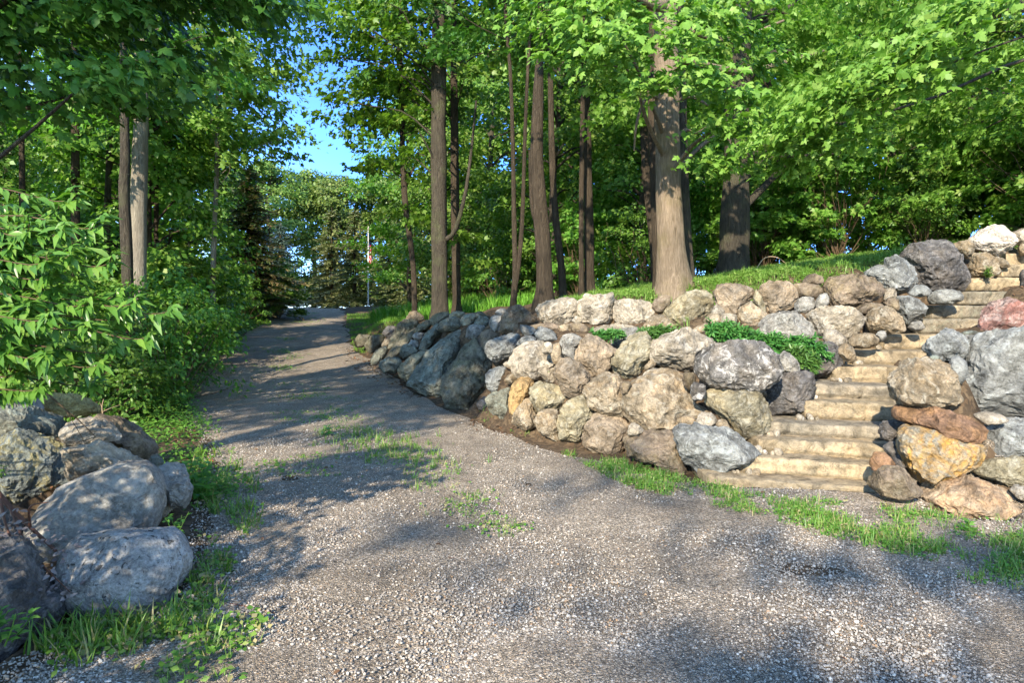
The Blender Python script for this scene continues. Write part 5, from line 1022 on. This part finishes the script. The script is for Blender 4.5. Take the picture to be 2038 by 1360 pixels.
stuff(mb, 'fallen_leaves', LM['litter'], 'dry brown leaves lying along the wall foot, the verge and the bank')
mb = MB(); n = 240; c0, c1 = at(20, 1040, 3.7), at(150, 1185, 3.55); t_ = q.uniform(0, 1, n)[:, None]; p = c0*(1-t_)+c1*t_+q.normal(0, 1, (n, 3))*np.array([.07, .10, .035]); a = q.uniform(0, 6.28, n)
leaves(mb, p, norm(np.stack([q.normal(0, .6, n), q.normal(-.5, .4, n), np.ones(n)], 1)), np.stack([np.cos(a), np.sin(a), q.normal(0, .3, n)], 1), q.uniform(.025, .05, n), 'ovate')
stuff(mb, 'fallen_leaves', LM['pale'], 'bleached leaf litter caught between the black-green corner boulder and the pale speckled one')

# ------------------------------------------------------------------ junipers on the ledge
def juniper(name, label, path, Y0, Y1, wid, n, sd):
    q = np.random.default_rng(sd); P = np.array([at(px, py, Y0+(Y1-Y0)*i/(len(path)-1)) for i, (px, py) in enumerate(path)]); b = P[0].copy(); t = empty(name, tuple(b)); tag(t, label, 'shrub', 'prostrate junipers on the ledge of the wall')
    lf = MB(); st = MB(); c = curve(P-b, 30); tube(st, c, np.linspace(.02, .006, 30), 5)
    tg = norm(np.gradient(c, axis=0))
    for k in range(n):
        i = q.integers(0, 30); d = norm(np.array([q.normal(0, .5), -abs(q.normal(.3, .5)), q.normal(.15, .35)])[None]+tg[i][None]*.5)[0]; L = wid*q.uniform(.4, 1.1); a = c[i]+q.normal(0, wid*.12, 3)
        m = 16; s = np.linspace(.1, 1, m)[:, None]; pt = a+d*L*s+np.array([0, 0, -.5])*L*s**2*.5
        for _ in range(2): leaves(lf, pt, norm(q.normal(0, .6, (m, 3))+np.array([0, -.4, 1.])), d+q.normal(0, .55, (m, 3)), q.uniform(.04, .075, m), 'needle')
        if k % 4 == 0: tube(st, [a, pt[8], pt[-1]], [.006, .004, .002], 4)
    lf.build('foliage', LM['juniper'], t); st.build('stem', BARK['twig'], t)
juniper('juniper', 'largest juniper on the ledge, trailing right above the dark pitted boulder', [(1410, 662), (1445, 660), (1490, 672), (1535, 682), (1575, 688), (1615, 692)], 8.35, 8.1, .20, 380, 111)
juniper('juniper', 'small juniper sprig behind the broad pale angular boulder', [(1275, 668), (1300, 662), (1335, 660)], 8.9, 8.9, .13, 90, 112)
juniper('juniper', 'small juniper tuft above the dark-streaked angular boulder', [(1185, 668), (1205, 664), (1230, 662)], 8.9, 8.9, .10, 60, 113)
juniper('juniper', 'juniper shoot hanging over the dark boulder with reddish seams', [(1570, 690), (1590, 705), (1612, 722)], 7.9, 7.75, .12, 80, 114)

# ------------------------------------------------------------------ weeds, sticks
def weed(name, label, px, py, h, nst, lsize, sd, lpn=9, shape='ovate', z=None, Y=None):
    q = np.random.default_rng(sd)
    if Y is None: g_ = ground_at(px, py); b = np.array([g_[0], g_[1], float(terrain(g_[:1], g_[1:])[0])])
    else: b = at(px, py, Y)
    t = empty(name, tuple(b)); tag(t, label, 'plant'); st = MB(); lf = MB()
    for k in range(nst):
        a0 = np.array([q.normal(0, .03), q.normal(0, .03), 0]); e = a0+np.array([q.normal(0, .22)*h, q.normal(0, .2)*h, h*q.uniform(.75, 1.05)]); c = curve([a0, a0*.5+e*.5+q.normal(0, .02, 3), e], 14)
        tube(st, c, np.linspace(.004, .0015, 14), 5)
        for j in range(lpn):
            i = min(13, int(2+12*j/lpn)); a = j*2.4+q.uniform(0, .5); d = np.array([math.cos(a), math.sin(a), .25 if j < lpn-2 else .8]); nr = np.array([-.25*math.cos(a), -.25*math.sin(a)-.2, 1.])
            leaves(lf, [c[i]], norm(nr[None]+q.normal(0, .15, (1, 3))), d[None], lsize*q.uniform(.7, 1.15)*(1-.35*j/lpn), shape)
    lf.build('foliage', LM['shrub'], t); st.build('stem', LM['under'], t)
weed('goldenrod', 'tall leafy weed with several upright stems right of the grey cracked stone', 405, 1015, .42, 7, .11, 121, 16)
weed('weed', 'broad-leaved little weed in the middle of the driveway, left of the grass tufts', 652, 868, .13, 5, .10, 122, 6)
weed('weed', 'small vine-like weed at the right end of the large grey oval boulder', 345, 1085, .20, 6, .06, 123, 9, 'ovate', None, 4.2)
weed('weed', 'leafy weed low in the bottom left corner', 12, 1275, .14, 6, .06, 124, 9, 'ovate', None, 2.95)
weed('weed', 'dark green rosette weed in the verge at the right edge below the wall', 1935, 1062, .09, 5, .07, 125, 7)
weed('weed', 'bushy little weed at the foot of the long dark brown low boulder', 1275, 935, .11, 7, .05, 126, 10)
weed('weed', 'clump of green weeds at the left end of the pale upper step', 1790, 560, .16, 8, .07, 127, 10, 'ovate', None, 10.2)
weed('weed', 'green weeds under the pinkish tan boulder at the top of the steps', 1965, 553, .18, 9, .07, 128, 10, 'ovate', None, 10.35)
weed('weed', 'leaf sprig poking up at the left edge beside the lichen-covered boulder', 6, 950, .07, 3, .06, 129, 5, 'ovate', None, 4.5)
def stick(name, label, pts, r, m='redtwig', forks=(), cat='stick'):
    t = None; mb = MB(); P = np.array([at(*p) for p in pts]); b = P[0].copy()
    tube(mb, curve(P-b, 16), np.linspace(r, r*.5, 16), 7, 0, .15, 3)
    for f in forks: Q = np.array([at(*p) for p in f]); tube(mb, curve(Q-b, 10), np.linspace(r*.5, r*.15, 10), 5)
    return tag(mb.build(name, BARK[m], None, tuple(b)), label, cat)
def gp(px, py, up=.02): g_ = ground_at(px, py); return (px, py-4, g_[1])
stick('fallen_stick', 'reddish brown stick lying on the gravel right of the pale speckled boulder', [gp(455, 1208), gp(500, 1215), gp(548, 1226)], .009)
stick('fallen_stick', 'short crooked twig lying in the middle of the driveway', [gp(893, 1116), gp(918, 1118), gp(946, 1129)], .007, 'redtwig', [[gp(915, 1117), gp(900, 1110)]])
stick('dead_branch', 'thick bare branch leaning across the left boulders at the left edge', [(-30, 950, 3.9), (20, 1010, 3.85), (60, 1050, 3.8), (112, 1098, 3.75)], .017, 'redtwig', [[(20, 1010, 3.85), (40, 1060, 3.7), (70, 1110, 3.6), (140, 1180, 3.45)], [(0, 985, 3.85), (10, 1040, 3.7), (30, 1090, 3.6), (50, 1130, 3.55)], [(60, 1050, 3.8), (60, 1010, 3.7), (98, 1000, 3.7)]], 'branch')
stick('dead_twig', 'long dark twig slanting across the back of the left rock pile', [(90, 780, 4.7), (130, 815, 4.75), (160, 840, 4.8), (190, 870, 4.85)], .006, 'twig', [[(130, 815, 4.75), (170, 890, 4.7), (130, 900, 4.6)], [(190, 870, 4.85), (150, 880, 4.7), (60, 870, 4.6)]], 'twig')
stick('dead_twig', 'pale dry forked twig standing behind the yellow-stained flat stone', [(205, 830, 6.0), (203, 810, 6.0), (206, 795, 6.0)], .006, 'dry', [[(204, 815, 6), (198, 800, 6)], [(204, 820, 6), (222, 812, 6), (240, 806, 6)]], 'twig')
stick('bare_twig', 'pale bare twig arching up from the right woods behind the bank', [(1500, 545, 13.5), (1520, 515, 13.5), (1545, 512, 13.5), (1565, 525, 13.5)], .012, 'dry', (), 'twig')

# pebbles lodged on the step ends
import bmesh
def pebble_mesh(sd):
    bm = bmesh.new(); bmesh.ops.create_icosphere(bm, subdivisions=3, radius=1); v = np.array([a.co[:] for a in bm.verts]); f = np.array([[a.index for a in x.verts] for x in bm.faces]); bm.free()
    v = v*np.array([1.2, .9, .75])*(1+.14*fbm(v*1.3+sd*7, sd, 2))[:, None]*.035; mb = MB(); mb.add(v, f); return mb.mesh('pebble', ROCK[['pale', 'tan', 'white'][sd % 3]])
PM = [pebble_mesh(i) for i in range(5)]; q = np.random.default_rng(131)
for si, n in ((1, 6), (2, 9), (3, 5), (4, 4), (5, 3), (6, 6), (7, 5), (8, 6)):
    a, b, z, Y, s_, kd = SG[si]; pz = SG[si-1][2]
    for k in range(n):
        x = a+q.uniform(-.12, .16); o = bpy.data.objects.new('pebble', PM[q.integers(0, 5)]); COL.objects.link(o); sc = q.uniform(.6, 1.3)
        yy = Y+s_*(x-(a+b)/2)-q.uniform(.03, .10); o.location = (x, yy, pz+.02*sc); o.rotation_euler = tuple(q.uniform(0, 6, 3)); o.scale = (sc, sc, sc)
        tag(o, 'small pale pebble lodged at the left end of the stone steps', 'pebble', 'pebbles at the left ends of the steps')

# ------------------------------------------------------------------ flagpole
bF = at(733, 602, 41); bF[2] = float(terrain(bF[:1], bF[1:2])[0]); top = at(733, 456, 41)[2]-bF[2]
t = empty('flagpole', tuple(bF)); tag(t, 'thin white flagpole in front of the spruces beyond the lawn', 'flagpole')
mb = MB(); tube(mb, [(0, 0, -.3), (0, 0, top*.5), (0, 0, top)], [.045, .04, .03], 10); mb.build('pole', flat_mat('white_paint', (.5, .5, .48), .4, .05), t)
mb = MB(); tube(mb, [(0, 0, top-.02), (0, 0, top+.04), (0, 0, top+.09), (0, 0, top+.14), (0, 0, top+.16)], [.02, .06, .075, .05, .01], 10); mb.build('finial', flat_mat('finial_metal', (.55, .5, .4), .35, .05), t)
nx, nz = 24, 30; V = np.zeros((nz, nx, 3)); hz = 1.35
for i in range(nz):
    for j in range(nx):
        s = j/(nx-1); zz = i/(nz-1); V[i, j] = (.04+.13*s*(.5+.5*zz)+.05*math.sin(s*14+zz*2), .10*math.sin(s*16+zz*3), -zz*hz-.35*s*(1-zz*.4))
i = np.arange(nz-1)[:, None]*nx+np.arange(nx-1)[None]; fc = np.stack([i, i+1, i+nx+1, i+nx], -1)
red, wht, blu = flat_mat('flag_red', (.42, .03, .04), .8, .1), flat_mat('flag_white', (.42, .33, .32), .8, .05), flat_mat('flag_blue', (.03, .04, .14), .8, .1)
mb = MB(); mb.add(V.reshape(-1, 3), np.zeros((0, 4), int))
for r_ in range(nz-1):
    for c0, c1 in ((0, 10), (10, nx-1)):
        m_ = 2 if (r_ < 13 and c0 == 0) else (0 if (r_//3) % 2 == 0 else 1)
        mb.f.append((fc[r_, c0:c1].reshape(-1, 4), m_, True))
fl = mb.build('flag', [red, wht, blu], None, (bF[0]+.05, bF[1], bF[2]+top-.75)); tag(fl, 'limp red, white and blue striped flag hanging on the thin white flagpole', 'flag')
# ------------------------------------------------------------------ camera, sun, sky
SUN = Vector((-.31, -.83, .455)).normalized()
cam = bpy.data.cameras.new('camera'); co = bpy.data.objects.new('camera', cam); COL.objects.link(co)
co.location = (0, 0, EYE); co.rotation_euler = (R(90), 0, 0); cam.sensor_width = 36; cam.lens = F/2038*36; cam.shift_y = -(680-HY)/2038; cam.clip_end = 2000; cam.clip_start = .05
scene.camera = co
sl = bpy.data.lights.new('sun', 'SUN'); sl.energy = 2.8; sl.angle = R(.7); sl.color = (1, .89, .72)
so = bpy.data.objects.new('sun', sl); COL.objects.link(so); so.rotation_euler = SUN.to_track_quat('Z', 'Y').to_euler(); so.location = (0, -5, 30)
w = bpy.data.worlds.new('World'); scene.world = w; w.use_nodes = True; nt = w.node_tree; nt.nodes.clear()
sk = nt.nodes.new('ShaderNodeTexSky'); sk.sky_type = 'NISHITA'; sk.sun_disc = False; sk.sun_elevation = math.asin(SUN.z); sk.sun_rotation = math.atan2(SUN.x, SUN.y); sk.altitude = 1500; sk.dust_density = 0; sk.ozone_density = 4.0
bg = nt.nodes.new('ShaderNodeBackground'); bg.inputs[1].default_value = .15; wo = nt.nodes.new('ShaderNodeOutputWorld')
tn = nt.nodes.new('ShaderNodeMix'); tn.data_type = 'RGBA'; tn.blend_type = 'MULTIPLY'; tn.inputs[0].default_value = 1; tn.inputs[7].default_value = (1.0, .97, .92, 1)
nt.links.new(sk.outputs[0], tn.inputs[6]); # clear air: the sky is a deeper blue in the half away from the sun
gg = G(nt); dv = gg.n('ShaderNodeVectorMath', {0: gg.n('ShaderNodeTexCoord').outputs['Generated'], 1: (-SUN.x*.9, -SUN.y*1.05, .30)}, operation='DOT_PRODUCT').outputs['Value']
away = gg.ramp(dv, [(.45, 0.0), (.9, 1.0)], 'EASE')
nt.links.new(gg.mix(away, tn.outputs[2], gg.mix(1.0, tn.outputs[2], (.28, .48, .92), 'MULTIPLY')), bg.inputs[0]); nt.links.new(bg.outputs[0], wo.inputs[0])
vs = scene.view_settings; vs.view_transform = 'Standard'; vs.look = 'None'; vs.gamma = 1; vs.use_curve_mapping = False; vs.exposure = 2.12
scene.render.engine = 'CYCLES'; cy = scene.cycles; cy.max_bounces = 6; cy.diffuse_bounces = 4; cy.glossy_bounces = 2; cy.transmission_bounces = 4; cy.use_denoising = True; cy.sample_clamp_indirect = 6
